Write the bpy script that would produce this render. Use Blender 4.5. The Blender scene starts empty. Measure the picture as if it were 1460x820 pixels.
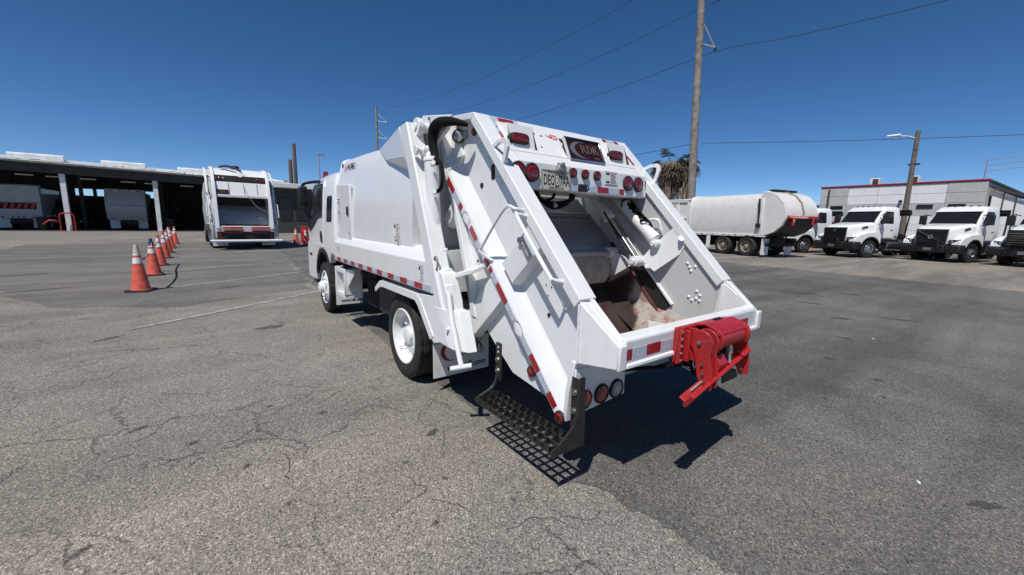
import bpy, bmesh, math, random
from mathutils import Vector, Matrix
random.seed(7)
R = math.radians
scene = bpy.context.scene
col = scene.collection

# ---------------------------------------------------------------- camera
cam_data = bpy.data.cameras.new("camera")
cam_data.sensor_width = 36.0
cam_data.lens = 36.0 * 574.9 / 1460.0
cam_data.clip_start = 0.05
cam_data.clip_end = 2000.0
cam = bpy.data.objects.new("camera", cam_data)
col.objects.link(cam)
pitch, roll, yaw = 0.1602, 0.0212, 0.6413
fw = Vector((math.sin(yaw) * math.cos(pitch), math.cos(yaw) * math.cos(pitch), -math.sin(pitch)))
rt = Vector((math.cos(yaw), -math.sin(yaw), 0.0))
up = rt.cross(fw)
cr = rt * math.cos(roll) + up * math.sin(roll)
cu = -rt * math.sin(roll) + up * math.cos(roll)
cm = Matrix((cr, cu, -fw)).transposed().to_4x4()
cm.translation = Vector((-2.4214, -1.2499, 1.5091))
cam.matrix_world = cm
scene.camera = cam

# ---------------------------------------------------------------- sky, sun, exposure
SUN_AZ, SUN_EL = -119.0, 60.0          # azimuth clockwise from +Y
world = bpy.data.worlds.new("World")
scene.world = world
world.use_nodes = True
wn = world.node_tree
bg = wn.nodes["Background"]
sky = wn.nodes.new("ShaderNodeTexSky")
sky.sky_type = 'NISHITA'
sky.sun_disc = False
sky.sun_elevation = R(SUN_EL)
sky.sun_rotation = R(SUN_AZ % 360)
sky.altitude = 6000
sky.air_density = 1.05
sky.dust_density = 0.0
sky.ozone_density = 2.0
hsv = wn.nodes.new("ShaderNodeHueSaturation")
hsv.inputs["Saturation"].default_value = 1.23
wn.links.new(sky.outputs[0], hsv.inputs["Color"])
wn.links.new(hsv.outputs[0], bg.inputs[0])
bg.inputs[1].default_value = 0.108
sun_data = bpy.data.lights.new("sun", 'SUN')
sun_data.energy = 4.9
sun_data.angle = R(0.5)
sun_data.color = (1.0, 0.965, 0.91)
sun = bpy.data.objects.new("sun", sun_data)
col.objects.link(sun)
sd = Vector((math.sin(R(SUN_AZ)) * math.cos(R(SUN_EL)), math.cos(R(SUN_AZ)) * math.cos(R(SUN_EL)), math.sin(R(SUN_EL))))
sun.rotation_euler = sd.to_track_quat('Z', 'Y').to_euler()
vs = scene.view_settings
vs.view_transform = 'Standard'
vs.look = 'None'
vs.exposure = 0.0
vs.gamma = 1.0
vs.use_curve_mapping = False
scene.cycles.max_bounces = 8

# ---------------------------------------------------------------- materials
MATS = {}
def nodes_of(name):
    m = bpy.data.materials.new(name)
    m.use_nodes = True
    nt = m.node_tree
    MATS[name] = m
    return m, nt, nt.nodes["Principled BSDF"]

def ramp(nt, fac, stops):
    r = nt.nodes.new("ShaderNodeValToRGB")
    el = r.color_ramp.elements
    while len(el) < len(stops):
        el.new(0.5)
    for e, (p, c) in zip(el, stops):
        e.position = p
        e.color = c if len(c) == 4 else (*c, 1)
    nt.links.new(fac, r.inputs[0])
    return r.outputs[0]

def noise(nt, vec, scale, detail=4.0, rough=0.55, dist=0.0):
    n = nt.nodes.new("ShaderNodeTexNoise")
    n.inputs["Scale"].default_value = scale
    n.inputs["Detail"].default_value = detail
    n.inputs["Roughness"].default_value = rough
    n.inputs["Distortion"].default_value = dist
    if vec is not None:
        nt.links.new(vec, n.inputs["Vector"])
    return n.outputs["Fac"]

def mix(nt, fac, a, b, mode='MIX'):
    m = nt.nodes.new("ShaderNodeMix")
    m.data_type = 'RGBA'
    m.blend_type = mode
    m.clamp_factor = True
    for i, v in ((0, fac), (6, a), (7, b)):
        if isinstance(v, (int, float)):
            m.inputs[i].default_value = v
        elif isinstance(v, tuple):
            m.inputs[i].default_value = (*v, 1) if len(v) == 3 else v
        else:
            nt.links.new(v, m.inputs[i])
    return m.outputs[2]

def math_(nt, op, a, b=None):
    m = nt.nodes.new("ShaderNodeMath")
    m.operation = op
    for i, v in ((0, a), (1, b)):
        if v is None:
            continue
        if isinstance(v, (int, float)):
            m.inputs[i].default_value = v
        else:
            nt.links.new(v, m.inputs[i])
    return m.outputs[0]

def bump(nt, bsdf, h, strength, dist=0.01):
    b = nt.nodes.new("ShaderNodeBump")
    b.inputs["Strength"].default_value = strength
    b.inputs["Distance"].default_value = dist
    nt.links.new(h, b.inputs["Height"])
    nt.links.new(b.outputs[0], bsdf.inputs["Normal"])

def simple(name, c, rough=0.5, metal=0.0, c2=None, scale=6.0, lo=0.4, hi=0.65, bmp=0.0, bscale=60.0, coat=0.0, spec=0.5, emit=None):
    m, nt, b = nodes_of(name)
    tc = nt.nodes.new("ShaderNodeTexCoord").outputs["Object"]
    b.inputs["Roughness"].default_value = rough
    b.inputs["Metallic"].default_value = metal
    b.inputs["Coat Weight"].default_value = coat
    b.inputs["Coat Roughness"].default_value = 0.08
    b.inputs["Specular IOR Level"].default_value = spec
    if c2 is None:
        c2 = tuple(x * 0.82 for x in c)
    f = noise(nt, tc, scale, 5.0, 0.6)
    nt.links.new(ramp(nt, f, [(lo, c), (hi, c2)]), b.inputs["Base Color"])
    f2 = noise(nt, tc, scale * 3.1, 3.0)
    nt.links.new(math_(nt, 'ADD', math_(nt, 'MULTIPLY', f2, 0.2), rough - 0.1), b.inputs["Roughness"])
    if bmp:
        bump(nt, b, noise(nt, tc, bscale, 4.0), bmp, 0.004)
    return m

def paint(name, c, dirt, amount=0.5, rough=0.28):
    """glossy sprayed paint with faint dust, drips and orange peel"""
    m, nt, b = nodes_of(name)
    tc = nt.nodes.new("ShaderNodeTexCoord").outputs["Object"]
    mp = nt.nodes.new("ShaderNodeMapping")
    mp.inputs["Scale"].default_value = (9, 9, 1.1)
    nt.links.new(tc, mp.inputs[0])
    drip = ramp(nt, noise(nt, mp.outputs[0], 1.4, 5, 0.6), [(0.52, (0, 0, 0)), (0.82, (1, 1, 1))])
    dust = ramp(nt, noise(nt, tc, 2.3, 8, 0.68), [(0.45, (0, 0, 0)), (0.8, (1, 1, 1))])
    spots = ramp(nt, noise(nt, tc, 55, 2, 0.5), [(0.73, (0, 0, 0)), (0.78, (1, 1, 1))])
    f = math_(nt, 'MULTIPLY', math_(nt, 'ADD', math_(nt, 'MULTIPLY', drip, 0.6), math_(nt, 'MULTIPLY', dust, 0.7)), amount)
    base = mix(nt, f, c, dirt)
    base = mix(nt, math_(nt, 'MULTIPLY', spots, amount * 0.7), base, tuple(x * 0.45 for x in dirt))
    nt.links.new(base, b.inputs["Base Color"])
    nt.links.new(math_(nt, 'ADD', math_(nt, 'MULTIPLY', f, 0.4), rough), b.inputs["Roughness"])
    b.inputs["Coat Weight"].default_value = 0.35
    b.inputs["Coat Roughness"].default_value = 0.06
    bump(nt, b, noise(nt, tc, 7.0, 3.0), 0.10, 0.006)
    return m

paint("white_paint", (0.71, 0.722, 0.725), (0.48, 0.445, 0.39), 0.34)
paint("cab_white", (0.72, 0.725, 0.72), (0.56, 0.54, 0.5), 0.25, 0.22)
paint("aged_white", (0.70, 0.685, 0.65), (0.46, 0.42, 0.35), 0.6, 0.4)
paint("dull_white", (0.62, 0.63, 0.63), (0.30, 0.28, 0.25), 0.5, 0.4)
paint("inner_white", (0.50, 0.51, 0.515), (0.34, 0.31, 0.27), 0.55, 0.45)  # duller than white_paint to deepen the shade on the hopper walls
paint("shaded_white", (0.36, 0.37, 0.38), (0.2, 0.19, 0.17), 0.6, 0.5)  # white darkened so the shed's shade is in the colour
paint("red_paint", (0.42, 0.011, 0.014), (0.11, 0.006, 0.006), 0.95, 0.46)
simple("black_paint", (0.007, 0.007, 0.008), 0.55, c2=(0.014, 0.013, 0.012), scale=9, spec=0.3)
simple("black_plastic", (0.012, 0.012, 0.013), 0.55, bmp=0.25, bscale=180)
simple("chassis_black", (0.009, 0.009, 0.009), 0.6, c2=(0.022, 0.02, 0.017), scale=8, bmp=0.3)
simple("rubber", (0.011, 0.0105, 0.010), 0.75, c2=(0.024, 0.022, 0.020), scale=7, bmp=0.3, bscale=90)
simple("hose", (0.005, 0.005, 0.005), 0.85, bmp=0.7, bscale=120, spec=0.2)
simple("dark_glass", (0.010, 0.011, 0.013), 0.16, c2=(0.016, 0.018, 0.02), spec=0.4)
simple("chrome", (0.75, 0.76, 0.78), 0.14, 1.0, c2=(0.6, 0.61, 0.62))
simple("zinc", (0.45, 0.45, 0.44), 0.38, 1.0, c2=(0.3, 0.27, 0.22), scale=20)
simple("aluminium", (0.62, 0.63, 0.64), 0.3, 1.0, c2=(0.5, 0.5, 0.5))
simple("galvanised", (0.42, 0.43, 0.43), 0.55, 0.6, c2=(0.3, 0.3, 0.3), scale=3)
simple("silver_tape", (0.50, 0.54, 0.60), 0.35, c2=(0.36, 0.41, 0.48), scale=90, lo=0.45, hi=0.55, coat=0.6)
simple("red_tape", (0.36, 0.010, 0.016), 0.35, c2=(0.24, 0.006, 0.01), scale=90, lo=0.45, hi=0.55, coat=0.6)
simple("sticker_white", (0.72, 0.72, 0.70), 0.45, c2=(0.64, 0.64, 0.62))
simple("sticker_grey", (0.28, 0.28, 0.28), 0.5)
simple("print_black", (0.012, 0.012, 0.014), 0.45)
simple("print_red", (0.42, 0.012, 0.02), 0.45)
simple("print_orange", (0.65, 0.045, 0.02), 0.45)
simple("sign_red", (0.034, 0.003, 0.005), 0.6, c2=(0.02, 0.002, 0.003), scale=40, spec=0.25)
simple("sign_silver", (0.26, 0.25, 0.25), 0.35, 0.5)
simple("plate_tan", (0.56, 0.51, 0.41), 0.5, c2=(0.42, 0.38, 0.30), scale=14)
simple("cone_orange", (0.66, 0.105, 0.062), 0.55, c2=(0.46, 0.065, 0.04), scale=9, bmp=0.1)
simple("cone_collar", (0.74, 0.74, 0.73), 0.4, c2=(0.6, 0.6, 0.58), scale=20)
simple("cone_cap", (0.03, 0.05, 0.12), 0.5)
simple("concrete_wall", (0.70, 0.705, 0.71), 0.8, c2=(0.64, 0.645, 0.65), scale=1.5, bmp=0.1, bscale=14)
simple("grey_wall", (0.43, 0.435, 0.435), 0.8, c2=(0.38, 0.385, 0.385), scale=1.5, bmp=0.1, bscale=14)
simple("roof_metal", (0.76, 0.77, 0.77), 0.45, 0.0, c2=(0.58, 0.58, 0.56), scale=1.2)
simple("dull_rim", (0.30, 0.25, 0.20), 0.6, c2=(0.16, 0.13, 0.10), scale=8)
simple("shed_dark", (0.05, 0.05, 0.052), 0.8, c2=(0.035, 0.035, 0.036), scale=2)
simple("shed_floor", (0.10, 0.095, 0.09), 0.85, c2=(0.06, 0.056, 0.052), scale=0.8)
simple("wood_pole", (0.15, 0.125, 0.10), 0.85, c2=(0.09, 0.075, 0.06), scale=5, bmp=0.5, bscale=30)
simple("steel_pole", (0.26, 0.235, 0.215), 0.7, c2=(0.15, 0.115, 0.095), scale=2.2, bmp=0.2)
simple("wire", (0.03, 0.03, 0.03), 0.6)
simple("mirror", (0.8, 0.8, 0.82), 0.05, 1.0, c2=(0.78, 0.78, 0.8))
simple("dead_frond", (0.25, 0.19, 0.13), 0.8, c2=(0.10, 0.075, 0.05), scale=1.6)
simple("green_frond", (0.06, 0.075, 0.035), 0.6, c2=(0.10, 0.09, 0.05), scale=1.2)
simple("palm_trunk", (0.12, 0.10, 0.08), 0.9, c2=(0.05, 0.04, 0.03), scale=6, bmp=0.8, bscale=14)
simple("dirt_wood", (0.30, 0.25, 0.18), 0.7)

def lens_mat(name, c, em=0.0):
    m, nt, b = nodes_of(name)
    tc = nt.nodes.new("ShaderNodeTexCoord").outputs["Object"]
    v = nt.nodes.new("ShaderNodeTexVoronoi")
    v.inputs["Scale"].default_value = 95
    v.inputs["Randomness"].default_value = 0.25
    nt.links.new(tc, v.inputs["Vector"])
    d = ramp(nt, v.outputs["Distance"], [(0.25, c), (0.55, tuple(x * 0.25 for x in c))])
    nt.links.new(d, b.inputs["Base Color"])
    b.inputs["Roughness"].default_value = 0.12
    b.inputs["Coat Weight"].default_value = 1.0
    b.inputs["Coat Roughness"].default_value = 0.03
    bump(nt, b, v.outputs["Distance"], 0.35, 0.004)
lens_mat("red_lens", (0.42, 0.012, 0.014))
lens_mat("clear_lens", (0.55, 0.57, 0.6))
lens_mat("amber_lens", (0.62, 0.10, 0.01))

# worn steel inside the hopper: beige scoured metal, rust, rubbed-in red and a painted shadow
m, nt, b = nodes_of("hopper_steel")
tc = nt.nodes.new("ShaderNodeTexCoord").outputs["Object"]
c = ramp(nt, noise(nt, tc, 3.0, 7, 0.65, 0.6), [(0.3, (0.30, 0.275, 0.24)), (0.5, (0.46, 0.43, 0.385)), (0.7, (0.22, 0.17, 0.13))])
sep = nt.nodes.new("ShaderNodeSeparateXYZ"); nt.links.new(tc, sep.inputs[0])
lowx = math_(nt, 'MULTIPLY', math_(nt, 'SUBTRACT', 0.42, sep.outputs[0]), 1.1)
redm = ramp(nt, math_(nt, 'ADD', noise(nt, tc, 9.0, 7, 0.7), math_(nt, 'MULTIPLY', lowx, 0.16)), [(0.44, (0, 0, 0)), (0.62, (1, 1, 1))])
c = mix(nt, math_(nt, 'MULTIPLY', redm, 0.85), c, (0.36, 0.045, 0.035))
scr = ramp(nt, noise(nt, tc, 32, 6, 0.75), [(0.55, (0, 0, 0)), (0.72, (1, 1, 1))])
c = mix(nt, math_(nt, 'MULTIPLY', scr, 0.5), c, (0.11, 0.085, 0.065))
shade_fac = math_(nt, 'ADD', math_(nt, 'MULTIPLY', sep.outputs[1], 0.5), math_(nt, 'MULTIPLY', noise(nt, tc, 5.0, 4, 0.5), 0.16))  # near-black area towards the front, painted in for shadow in the hopper
shade_fac = math_(nt, 'SUBTRACT', shade_fac, math_(nt, 'MULTIPLY', math_(nt, 'MAXIMUM', math_(nt, 'SUBTRACT', sep.outputs[0], 0.42), 0.0), 0.55))
shade_mask = ramp(nt, shade_fac, [(0.425, (0, 0, 0)), (0.455, (1, 1, 1))])
c = mix(nt, math_(nt, 'MULTIPLY', shade_mask, 0.93), c, (0.022, 0.010, 0.009))
nt.links.new(c, b.inputs["Base Color"])
b.inputs["Roughness"].default_value = 0.6
b.inputs["Metallic"].default_value = 0.15
bump(nt, b, noise(nt, tc, 22, 6), 0.3, 0.01)

m, nt, b = nodes_of("blade_steel")
tc = nt.nodes.new("ShaderNodeTexCoord").outputs["Object"]
mp = nt.nodes.new("ShaderNodeMapping"); mp.inputs["Scale"].default_value = (1.2, 7, 7); nt.links.new(tc, mp.inputs[0])
c = ramp(nt, noise(nt, mp.outputs[0], 2.2, 7, 0.65), [(0.3, (0.23, 0.245, 0.26)), (0.58, (0.31, 0.32, 0.33)), (0.80, (0.24, 0.19, 0.15))])
nt.links.new(c, b.inputs["Base Color"])
b.inputs["Roughness"].default_value = 0.42
b.inputs["Metallic"].default_value = 0.5
bump(nt, b, noise(nt, tc, 14, 5), 0.15, 0.008)

# ---------------------------------------------------------------- asphalt
def asphalt(name, c_lo, c_hi, c_tan, crack=1.0, speck=1.0, tan=0.5, streak=0.5):
    m, nt, b = nodes_of(name)
    tc = nt.nodes.new("ShaderNodeTexCoord").outputs["Object"]
    big = noise(nt, tc, 0.23, 6, 0.6, 0.4)
    mid = noise(nt, tc, 1.1, 6, 0.65)
    mp = nt.nodes.new("ShaderNodeMapping")
    mp.inputs["Rotation"].default_value = (0, 0, R(28))
    mp.inputs["Scale"].default_value = (0.12, 1.0, 1)
    nt.links.new(tc, mp.inputs[0])
    lanes = noise(nt, mp.outputs[0], 0.9, 5, 0.6)
    base = ramp(nt, mid, [(0.3, c_lo), (0.7, c_hi)])
    base = mix(nt, math_(nt, 'MULTIPLY', ramp(nt, big, [(0.42, (0, 0, 0)), (0.68, (1, 1, 1))]), tan), base, c_tan)
    dark = ramp(nt, lanes, [(0.38, (1, 1, 1)), (0.55, (0, 0, 0))])
    base = mix(nt, math_(nt, 'MULTIPLY', dark, streak), base, tuple(x * 0.62 for x in c_lo))
    # aggregate
    v = nt.nodes.new("ShaderNodeTexVoronoi"); v.inputs["Scale"].default_value = 150
    nt.links.new(tc, v.inputs["Vector"])
    grain = ramp(nt, v.outputs["Color"], [(0.08, (0.22, 0.22, 0.22)), (0.40, (0.86, 0.85, 0.84)), (0.72, (1.15, 1.13, 1.10)), (0.93, (2.3, 2.25, 2.15))])
    base = mix(nt, speck, base, grain, 'MULTIPLY')
    fine = ramp(nt, noise(nt, tc, 270, 2), [(0.3, (0.52, 0.52, 0.52)), (0.7, (1.45, 1.42, 1.39))])
    base = mix(nt, speck * 0.9, base, fine, 'MULTIPLY')
    pits = ramp(nt, noise(nt, tc, 42, 4, 0.6), [(0.25, (1, 1, 1)), (0.30, (0, 0, 0))])
    base = mix(nt, math_(nt, 'MULTIPLY', pits, 0.55), base, (0.035, 0.034, 0.033))
    # cracks
    def cracks(scale, w, thr, seed):
        off = nt.nodes.new("ShaderNodeVectorMath"); off.operation = 'ADD'
        nz = nt.nodes.new("ShaderNodeTexNoise"); nz.inputs["Scale"].default_value = 2.6 * scale; nz.inputs["Detail"].default_value = 7; nz.inputs["Roughness"].default_value = 0.7
        nt.links.new(tc, nz.inputs["Vector"])
        sc = nt.nodes.new("ShaderNodeVectorMath"); sc.operation = 'SCALE'; sc.inputs[3].default_value = 0.42 / scale
        nt.links.new(nz.outputs["Color"], sc.inputs[0])
        nt.links.new(tc, off.inputs[0]); nt.links.new(sc.outputs[0], off.inputs[1])
        ad = nt.nodes.new("ShaderNodeVectorMath"); ad.operation = 'ADD'; ad.inputs[1].default_value = (seed, seed * 1.7, 0)
        nt.links.new(off.outputs[0], ad.inputs[0])
        vo = nt.nodes.new("ShaderNodeTexVoronoi"); vo.feature = 'DISTANCE_TO_EDGE'; vo.inputs["Scale"].default_value = scale
        nt.links.new(ad.outputs[0], vo.inputs["Vector"])
        line = ramp(nt, vo.outputs["Distance"], [(w * 0.35, (1, 1, 1)), (w, (0, 0, 0))])
        msk = ramp(nt, noise(nt, ad.outputs[0], 0.9 * scale, 4, 0.6), [(thr, (0, 0, 0)), (thr + 0.12, (1, 1, 1))])
        return math_(nt, 'MULTIPLY', line, msk)
    k = math_(nt, 'MAXIMUM', cracks(0.85, 0.0085, 0.46, 3.1), math_(nt, 'MULTIPLY', cracks(2.2, 0.016, 0.50, 8.3), 0.6))
    base = mix(nt, math_(nt, 'MULTIPLY', k, 0.78 * crack), base, (0.05, 0.046, 0.042))
    nt.links.new(base, b.inputs["Base Color"])
    b.inputs["Roughness"].default_value = 0.86
    b.inputs["Specular IOR Level"].default_value = 0.35
    h = math_(nt, 'SUBTRACT', math_(nt, 'ADD', math_(nt, 'MULTIPLY', v.outputs["Distance"], 0.5), math_(nt, 'MULTIPLY', noise(nt, tc, 120, 3), 0.8)), math_(nt, 'MULTIPLY', k, 2.0 * crack))
    bump(nt, b, h, 0.55, 0.005)
asphalt("old_asphalt", (0.158, 0.149, 0.138), (0.246, 0.232, 0.213), (0.285, 0.250, 0.208), 1.0, 1.0, 0.70, 0.40)
asphalt("new_asphalt", (0.076, 0.0755, 0.074), (0.150, 0.147, 0.141), (0.185, 0.175, 0.160), 0.22, 1.0, 0.6, 0.55)
asphalt("yard_asphalt", (0.175, 0.160, 0.142), (0.25, 0.229, 0.204), (0.28, 0.246, 0.203), 0.2, 0.8, 0.7, 0.7)
asphalt("bay_asphalt", (0.110, 0.107, 0.102), (0.165, 0.159, 0.150), (0.21, 0.196, 0.178), 0.5, 0.9, 0.7, 0.5)
m = simple("stain", (0.040, 0.036, 0.033), 0.75, c2=(0.075, 0.068, 0.06), scale=18, lo=0.35, hi=0.7, bmp=0.6, bscale=160)
nt = m.node_tree
nt.links.new(ramp(nt, noise(nt, nt.nodes.new("ShaderNodeTexCoord").outputs["Object"], 45, 5, 0.7), [(0.36, (0.12, 0.12, 0.12)), (0.60, (0.85, 0.85, 0.85))]), nt.nodes["Principled BSDF"].inputs["Alpha"])
simple("step_black", (0.014, 0.014, 0.015), 0.5, c2=(0.026, 0.025, 0.024), scale=14)
simple("crack_dirt", (0.040, 0.036, 0.032), 0.9, c2=(0.075, 0.068, 0.060), scale=14, spec=0.2)
simple("rust_red", (0.17, 0.035, 0.028), 0.7, c2=(0.07, 0.025, 0.02), scale=14, lo=0.35, hi=0.65)
simple("blade_face", (0.34, 0.295, 0.25), 0.55, c2=(0.20, 0.15, 0.11), scale=7, lo=0.4, hi=0.75, bmp=0.3, bscale=30)
m = simple("line_paint", (0.46, 0.45, 0.43), 0.7, c2=(0.20, 0.195, 0.185), scale=7, lo=0.42, hi=0.62, bmp=0.5, bscale=130)
nt = m.node_tree
nt.links.new(ramp(nt, noise(nt, nt.nodes.new("ShaderNodeTexCoord").outputs["Object"], 3.5, 8, 0.75), [(0.33, (0.25, 0.25, 0.25)), (0.52, (0.95, 0.95, 0.95))]), nt.nodes["Principled BSDF"].inputs["Alpha"])

# ---------------------------------------------------------------- mesh helpers
class MB:
    def __init__(s):
        s.v = []; s.f = []
    def add(s, vs, fs):
        o = len(s.v)
        s.v += [tuple(p) for p in vs]
        s.f += [[i + o for i in f] for f in fs]
        return s
    def hexa(s, p):
        return s.add(p, [(0, 3, 2, 1), (4, 5, 6, 7), (0, 1, 5, 4), (1, 2, 6, 5), (2, 3, 7, 6), (3, 0, 4, 7)])
    def box(s, x0, x1, y0, y1, z0, z1):
        return s.hexa([(x0, y0, z0), (x1, y0, z0), (x1, y1, z0), (x0, y1, z0), (x0, y0, z1), (x1, y0, z1), (x1, y1, z1), (x0, y1, z1)])
    def obox(s, c, ax, ay, az, hx, hy, hz):
        c, ax, ay, az = Vector(c), Vector(ax), Vector(ay), Vector(az)
        return s.hexa([c + ax * hx * i + ay * hy * j + az * hz * k for k in (-1, 1) for i, j in ((-1, -1), (1, -1), (1, 1), (-1, 1))])
    def prism(s, poly, ax, a, b):
        n = len(poly)
        def P(u, w, t):
            return (t, u, w) if ax == 'x' else ((u, t, w) if ax == 'y' else (u, w, t))
        vs = [P(u, w, a) for u, w in poly] + [P(u, w, b) for u, w in poly]
        fs = [list(range(n))[::-1], list(range(n, 2 * n))] + [(i, (i + 1) % n, n + (i + 1) % n, n + i) for i in range(n)]
        return s.add(vs, fs)
    def plate(s, pts, off):
        off = Vector(off); n = len(pts)
        vs = [Vector(p) for p in pts] + [Vector(p) + off for p in pts]
        fs = [list(range(n))[::-1], list(range(n, 2 * n))] + [(i, (i + 1) % n, n + (i + 1) % n, n + i) for i in range(n)]
        return s.add(vs, fs)
    def strip(s, line, th, ax, a, b):
        """sheet: open 2-D polyline given a thickness, extruded along an axis"""
        n = len(line); off = []
        for i in range(n):
            p = Vector(line[max(i - 1, 0)]); q = Vector(line[min(i + 1, n - 1)])
            d = (q - p).normalized()
            off.append((line[i][0] - d.y * th, line[i][1] + d.x * th))
        def P(u, w, t):
            return (t, u, w) if ax == 'x' else ((u, t, w) if ax == 'y' else (u, w, t))
        for i in range(n - 1):
            q = [line[i], line[i + 1], off[i + 1], off[i]]
            vs = [P(u, w, a) for u, w in q] + [P(u, w, b) for u, w in q]
            s.add(vs, [(3, 2, 1, 0), (4, 5, 6, 7)] if i < 0 else [(3, 2, 1, 0), (4, 5, 6, 7), (0, 1, 5, 4), (2, 3, 7, 6)] + ([(3, 0, 4, 7)] if i == 0 else []) + ([(1, 2, 6, 5)] if i == n - 2 else []))
        return s
    def cyl(s, p0, p1, r0, r1=None, n=16, cap=True):
        p0, p1 = Vector(p0), Vector(p1)
        r1 = r0 if r1 is None else r1
        d = (p1 - p0).normalized()
        a = d.orthogonal().normalized(); b = d.cross(a)
        vs = []
        for p, r in ((p0, r0), (p1, r1)):
            vs += [p + (a * math.cos(2 * math.pi * i / n) + b * math.sin(2 * math.pi * i / n)) * r for i in range(n)]
        fs = [(i, (i + 1) % n, n + (i + 1) % n, n + i) for i in range(n)]
        if cap:
            fs += [list(range(n))[::-1], list(range(n, 2 * n))]
        return s.add(vs, fs)
    def tube(s, pts, r, n=8, closed=False):
        pts = [Vector(p) for p in pts]; m = len(pts)
        rr = [r[int(i * (len(r) - 1) / max(1, m - 1))] for i in range(m)] if isinstance(r, (list, tuple)) else [r] * m
        vs = []; ref = None
        for i in range(m):
            if closed:
                d = (pts[(i + 1) % m] - pts[i - 1]).normalized()
            else:
                d = (pts[min(i + 1, m - 1)] - pts[max(i - 1, 0)]).normalized()
            a = d.orthogonal().normalized() if ref is None else (ref - d * ref.dot(d)).normalized()
            ref = a; b = d.cross(a)
            vs += [pts[i] + (a * math.cos(2 * math.pi * k / n) + b * math.sin(2 * math.pi * k / n)) * rr[i] for k in range(n)]
        fs = []
        for i in range(m if closed else m - 1):
            j = (i + 1) % m
            fs += [(i * n + k, i * n + (k + 1) % n, j * n + (k + 1) % n, j * n + k) for k in range(n)]
        if not closed:
            fs += [list(range(n))[::-1], list(range((m - 1) * n, m * n))]
        return s.add(vs, fs)
    def lathe(s, prof, c, ax, n=32, closed=False, mod=None):
        c, d = Vector(c), Vector(ax).normalized()
        a = d.orthogonal().normalized(); b = d.cross(a); m = len(prof)
        vs = []
        for i in range(n):
            t = 2 * math.pi * i / n
            for k, (r, h) in enumerate(prof):
                if mod:
                    r = mod(i, k, r)
                vs.append(c + d * h + (a * math.cos(t) + b * math.sin(t)) * r)
        fs = []
        for i in range(n):
            j = (i + 1) % n
            for k in range(m if closed else m - 1):
                l = (k + 1) % m
                fs.append((i * m + k, j * m + k, j * m + l, i * m + l))
        return s.add(vs, fs)
    def loft(s, loops, cap=True):
        n = len(loops[0]); vs = [p for l in loops for p in l]; fs = []
        for i in range(len(loops) - 1):
            fs += [(i * n + k, i * n + (k + 1) % n, (i + 1) * n + (k + 1) % n, (i + 1) * n + k) for k in range(n)]
        if cap:
            fs += [list(range(n))[::-1], list(range((len(loops) - 1) * n, len(loops) * n))]
        return s.add(vs, fs)
    def sphere(s, c, r, n=12, m=8, sc=(1, 1, 1)):
        prof = [(max(1e-4, r * math.sin(math.pi * k / m)), -r * math.cos(math.pi * k / m)) for k in range(m + 1)]
        o = len(s.v)
        s.lathe(prof, (0, 0, 0), (0, 0, 1), n)
        for i in range(o, len(s.v)):
            p = s.v[i]; s.v[i] = (c[0] + p[0] * sc[0], c[1] + p[1] * sc[1], c[2] + p[2] * sc[2])
        return s

def ob(name, mb, mat, parent=None, bevel=0.0, smooth=35, seg=2, kind=None):
    me = bpy.data.meshes.new(name)
    me.from_pydata([tuple(v) for v in mb.v], [], mb.f)
    bm = bmesh.new(); bm.from_mesh(me)
    bmesh.ops.remove_doubles(bm, verts=bm.verts, dist=1e-5)
    bmesh.ops.recalc_face_normals(bm, faces=bm.faces)
    bm.to_mesh(me); bm.free()
    if smooth:
        me.polygons.foreach_set("use_smooth", [True] * len(me.polygons))
        me.set_sharp_from_angle(angle=R(smooth))
    me.materials.append(MATS[mat])
    o = bpy.data.objects.new(name, me)
    col.objects.link(o)
    if parent is not None:
        o.parent = parent
    if bevel:
        md = o.modifiers.new("edge", 'BEVEL')
        md.width = bevel; md.segments = seg; md.limit_method = 'ANGLE'; md.angle_limit = R(35)
        md.use_clamp_overlap = True
    if kind:
        o["kind"] = kind
    return o

def tag(o, label, cat, group=None):
    o["label"] = label; o["category"] = cat
    if group:
        o["group"] = group
    return o

def thing(name, label, cat, loc=(0, 0, 0), rz=0.0, group=None):
    o = bpy.data.objects.new(name, None)
    o.empty_display_size = 0.3
    col.objects.link(o)
    o.location = loc; o.rotation_euler = (0, 0, rz)
    return tag(o, label, cat, group)

def copy_tree(o, parent=None):
    c = o.copy(); col.objects.link(c); c.parent = parent
    for ch in list(o.children):
        copy_tree(ch, c)
    return c

def smooth_path(pts, n=6):
    """Catmull-Rom through the points"""
    P = [Vector(p) for p in pts]; P = [P[0]] + P + [P[-1]]; out = []
    for i in range(1, len(P) - 2):
        for k in range(n):
            t = k / n
            a, b_, c_, d = P[i - 1], P[i], P[i + 1], P[i + 2]
            out.append(0.5 * ((2 * b_) + (c_ - a) * t + (2 * a - 5 * b_ + 4 * c_ - d) * t * t + (3 * b_ - a - 3 * c_ + d) * t ** 3))
    out.append(P[-2])
    return out

def rrect(hw, y0, y1, r, z, n=5, cx=0.0):
    """rounded rectangle loop in XY at height z"""
    pts = []
    for (qx, qy, a0) in ((cx + hw - r, y1 - r, 0), (cx - hw + r, y1 - r, 90), (cx - hw + r, y0 + r, 180), (cx + hw - r, y0 + r, 270)):
        for k in range(n + 1):
            a = R(a0 + 90 * k / n)
            pts.append((qx + r * math.cos(a), qy + r * math.sin(a), z))
    return pts

def frame(origin, xdir, ydir):
    x = Vector(xdir).normalized(); y = Vector(ydir); y = (y - x * y.dot(x)).normalized(); z = x.cross(y)
    m = Matrix((x, y, z)).transposed().to_4x4(); m.translation = Vector(origin)
    return m

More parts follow.
